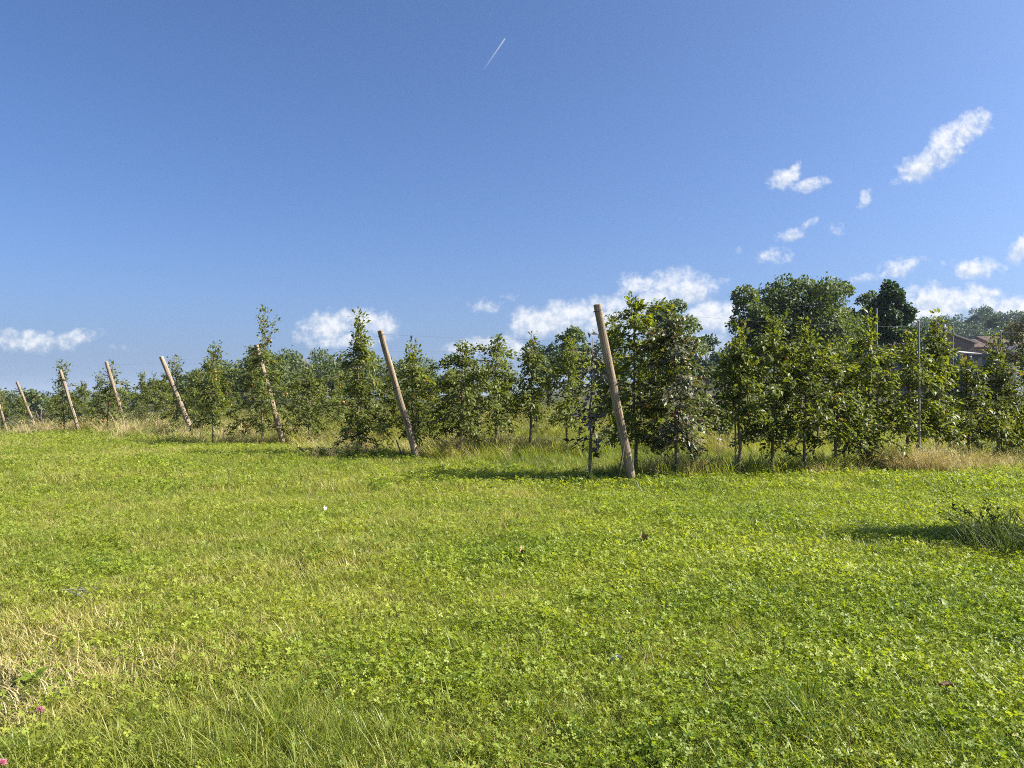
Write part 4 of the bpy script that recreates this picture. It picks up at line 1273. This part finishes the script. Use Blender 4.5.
weed_plant('weed_plant', 'tangled dark weed under the bushy tree left of the second post', 352, 13.6, .42, .35, 6, 260, .06, stems=9, grass=60)
weed_plant('weed_plant', 'low dark weeds on the lawn edge below the leader tree', 318, 14.6, .16, .8, 7, 260, .07, stems=16)
weed_plant('weed_plant', 'leafy weeds at the foot of the rusty tree', 665, 10.2, .22, .35, 8, 160, .055, stems=9, grass=60)

def clover_flower(px, py, label, h, seed):
    r = np.random.default_rng(seed)
    D = CAMH * FPX / (py - HY) * (1 - h / CAMH)
    x = px2w(px, D)
    root = obj('clover_flower', None, loc=(x, D, gzf(x, D)), label=label, cat='flower', group='pink clover flowers')
    V, F = tubes([([(0, 0, -.01), (.004, 0, h * .5), (0, 0, h)], .0016)], 5)
    obj('stem', new_mesh('stem', V, F, M['weed'], attrs={'rnd': np.full(len(V), .8)}), root)
    n = 70
    v = nrm(r.normal(0, 1, (n, 3))); v[:, 2] = np.abs(v[:, 2]) * 1.0 - .15
    V, F = leaves_quad(np.array([0, 0, h]) + v * .003, v, np.array([0, 0, 1.]) + r.normal(0, .3, (n, 3)), np.full(n, .013), np.full(n, .0045))
    obj('flower_head', new_mesh('flower_head', V, F, M['pink'], attrs={'rnd': np.repeat(r.random(n), 4)}), root, kind='stuff')
clover_flower(43, 705, 'pink clover flower on a slanting stalk in the dry grass', .10, 1)
clover_flower(5, 756, 'pink clover flower in the bottom left corner', .12, 2)
clover_flower(42, 765, 'pale pink clover flower on the bottom edge near the corner', .10, 3)

def leaf_scrap(name, px, py, size, mat, label, cat, seed, group=None):
    r = np.random.default_rng(seed)
    D = (CAMH - .045) * FPX / (py - HY); x = px2w(px, D)
    V = []; F = []
    n = 9
    for j in range(5):
        for k in range(n):
            u = j / 4 - .5; v = k / (n - 1) - .5
            wv = math.sqrt(max(.02, 1 - (2 * v) ** 2)) * .55
            V.append((v * size, u * wv * size, .22 * size * math.sin(v * 4 + r.random()) + .25 * size * (2 * u) ** 2 + r.normal(0, .03) * size))
    for j in range(4):
        for k in range(n - 1):
            a = j * n + k; F.append((a, a + 1, a + n + 1, a + n))
    o = obj(name, new_mesh(name, V, F, mat, smooth=True), loc=(x, D, gzf(x, D) + .045), label=label, cat=cat, group=group)
    o.rotation_euler = (r.normal(0, .3), r.normal(0, .3), r.random() * 6.28)
leaf_scrap('white_scrap', 320, 492, .05, M['white_scrap'], 'small white scrap on the lawn, the farther of two', 'scrap', 1)
leaf_scrap('white_scrap', 325, 504, .065, M['white_scrap'], 'small white scrap on the lawn, the nearer of two', 'scrap', 2)
leaf_scrap('dead_leaf', 522, 552, .11, M['dead_leaf'], 'curled brown dead leaf in the middle of the lawn', 'dead leaf', 3)
leaf_scrap('dead_leaf', 641, 538, .12, M['dead_leaf'], 'pinkish brown dead leaf below the nearest post', 'dead leaf', 4)
leaf_scrap('dead_leaf', 944, 686, .05, M['dead_leaf'], 'small pinkish dead leaf in the clover at lower right', 'dead leaf', 5)
leaf_scrap('dead_leaf', 615, 660, .045, M['white_scrap'], 'small pale dry leaf in the clover below the middle', 'dead leaf', 6)
leaf_scrap('dead_leaf', 1014, 737, .03, M['dead_leaf'], 'tiny orange brown leaf in the clover at the right edge', 'dead leaf', 7)
leaf_scrap('white_scrap', 821, 467, .12, M['white_scrap'], 'white scrap at the foot of the trees of the nearest row', 'scrap', 9)
# dry twigs on the lawn at the left
r = np.random.default_rng(5)
D0 = CAMH * FPX / (600 - HY); x0 = px2w(84, D0)
lines = []
for k in range(7):
    a = r.normal(0, .5); l = .05 + .08 * r.random(); c = np.array([x0 + r.normal(0, .03), D0 + r.normal(0, .04), gzf(x0, D0) + .035 + .02 * r.random()])
    d = np.array([math.cos(a), math.sin(a), r.normal(0, .15)]) * l
    lines.append((np.array([c - d / 2, c + np.array([0, 0, .006]), c + d / 2]), [.003, .0035, .002]))
obj('twig_bundle', new_mesh('twig_bundle', *tubes(lines, 5), M['stake']), label='little heap of pale dry stalks on the lawn at the left', cat='twigs')

# two birds far off in the sky
def bird(px, py, D, span, label):
    b = obj('bird', None, loc=(px2w(px, D), D, zat(py, D)), label=label, cat='bird', group='birds far up in the sky')
    V = []; F = []
    prof = [(-.5, .012), (-.3, .08), (0, .12), (.25, .09), (.42, .07), (.5, .02)]
    lines = [([(0, p * span * .55, 0) for p, _ in prof], [q * span * .55 for _, q in prof])]
    obj('body', new_mesh('body', *tubes(lines, 8), M['bird'], smooth=True), b)
    for s in (-1, 1):
        V = [(0, .10, .02), (s * .25, .16, .10), (s * .5, .02, .05), (s * .25, -.04, .09), (0, -.10, .02)]
        V = [(x * span, y * span, z * span) for x, y, z in V]
        V += [(x, y, z - .012 * span) for x, y, z in V]
        F = [(0, 1, 3, 4), (1, 2, 3), (9, 8, 6, 5), (8, 7, 6)] + [(i, i + 5, (i + 1) % 5 + 5, (i + 1) % 5) for i in range(5)]
        obj('wing', new_mesh('wing', V, F, M['bird']), b)
    b.rotation_euler = (0, .2, 1.2)
bird(216, 138, 120, .40, 'tiny dark bird high in the left of the sky')
bird(114, 130, 150, .34, 'fainter tiny bird, left of the other one in the sky')

# ------------------------------------------------------------------ air
def haze():
    m, nt, out = mat_base('haze_air')
    v = nt.nodes.new('ShaderNodeVolumePrincipled')
    v.inputs['Color'].default_value = (0.50, 0.58, 0.72, 1)
    v.inputs['Density'].default_value = 0.00030
    v.inputs['Anisotropy'].default_value = 0.2
    nt.links.new(v.outputs[0], out.inputs['Volume'])
    V, F = box(-2900, 2900, -700, 3900, -6, 32)
    obj('haze', new_mesh('haze', V, F, m), kind='stuff')
haze()
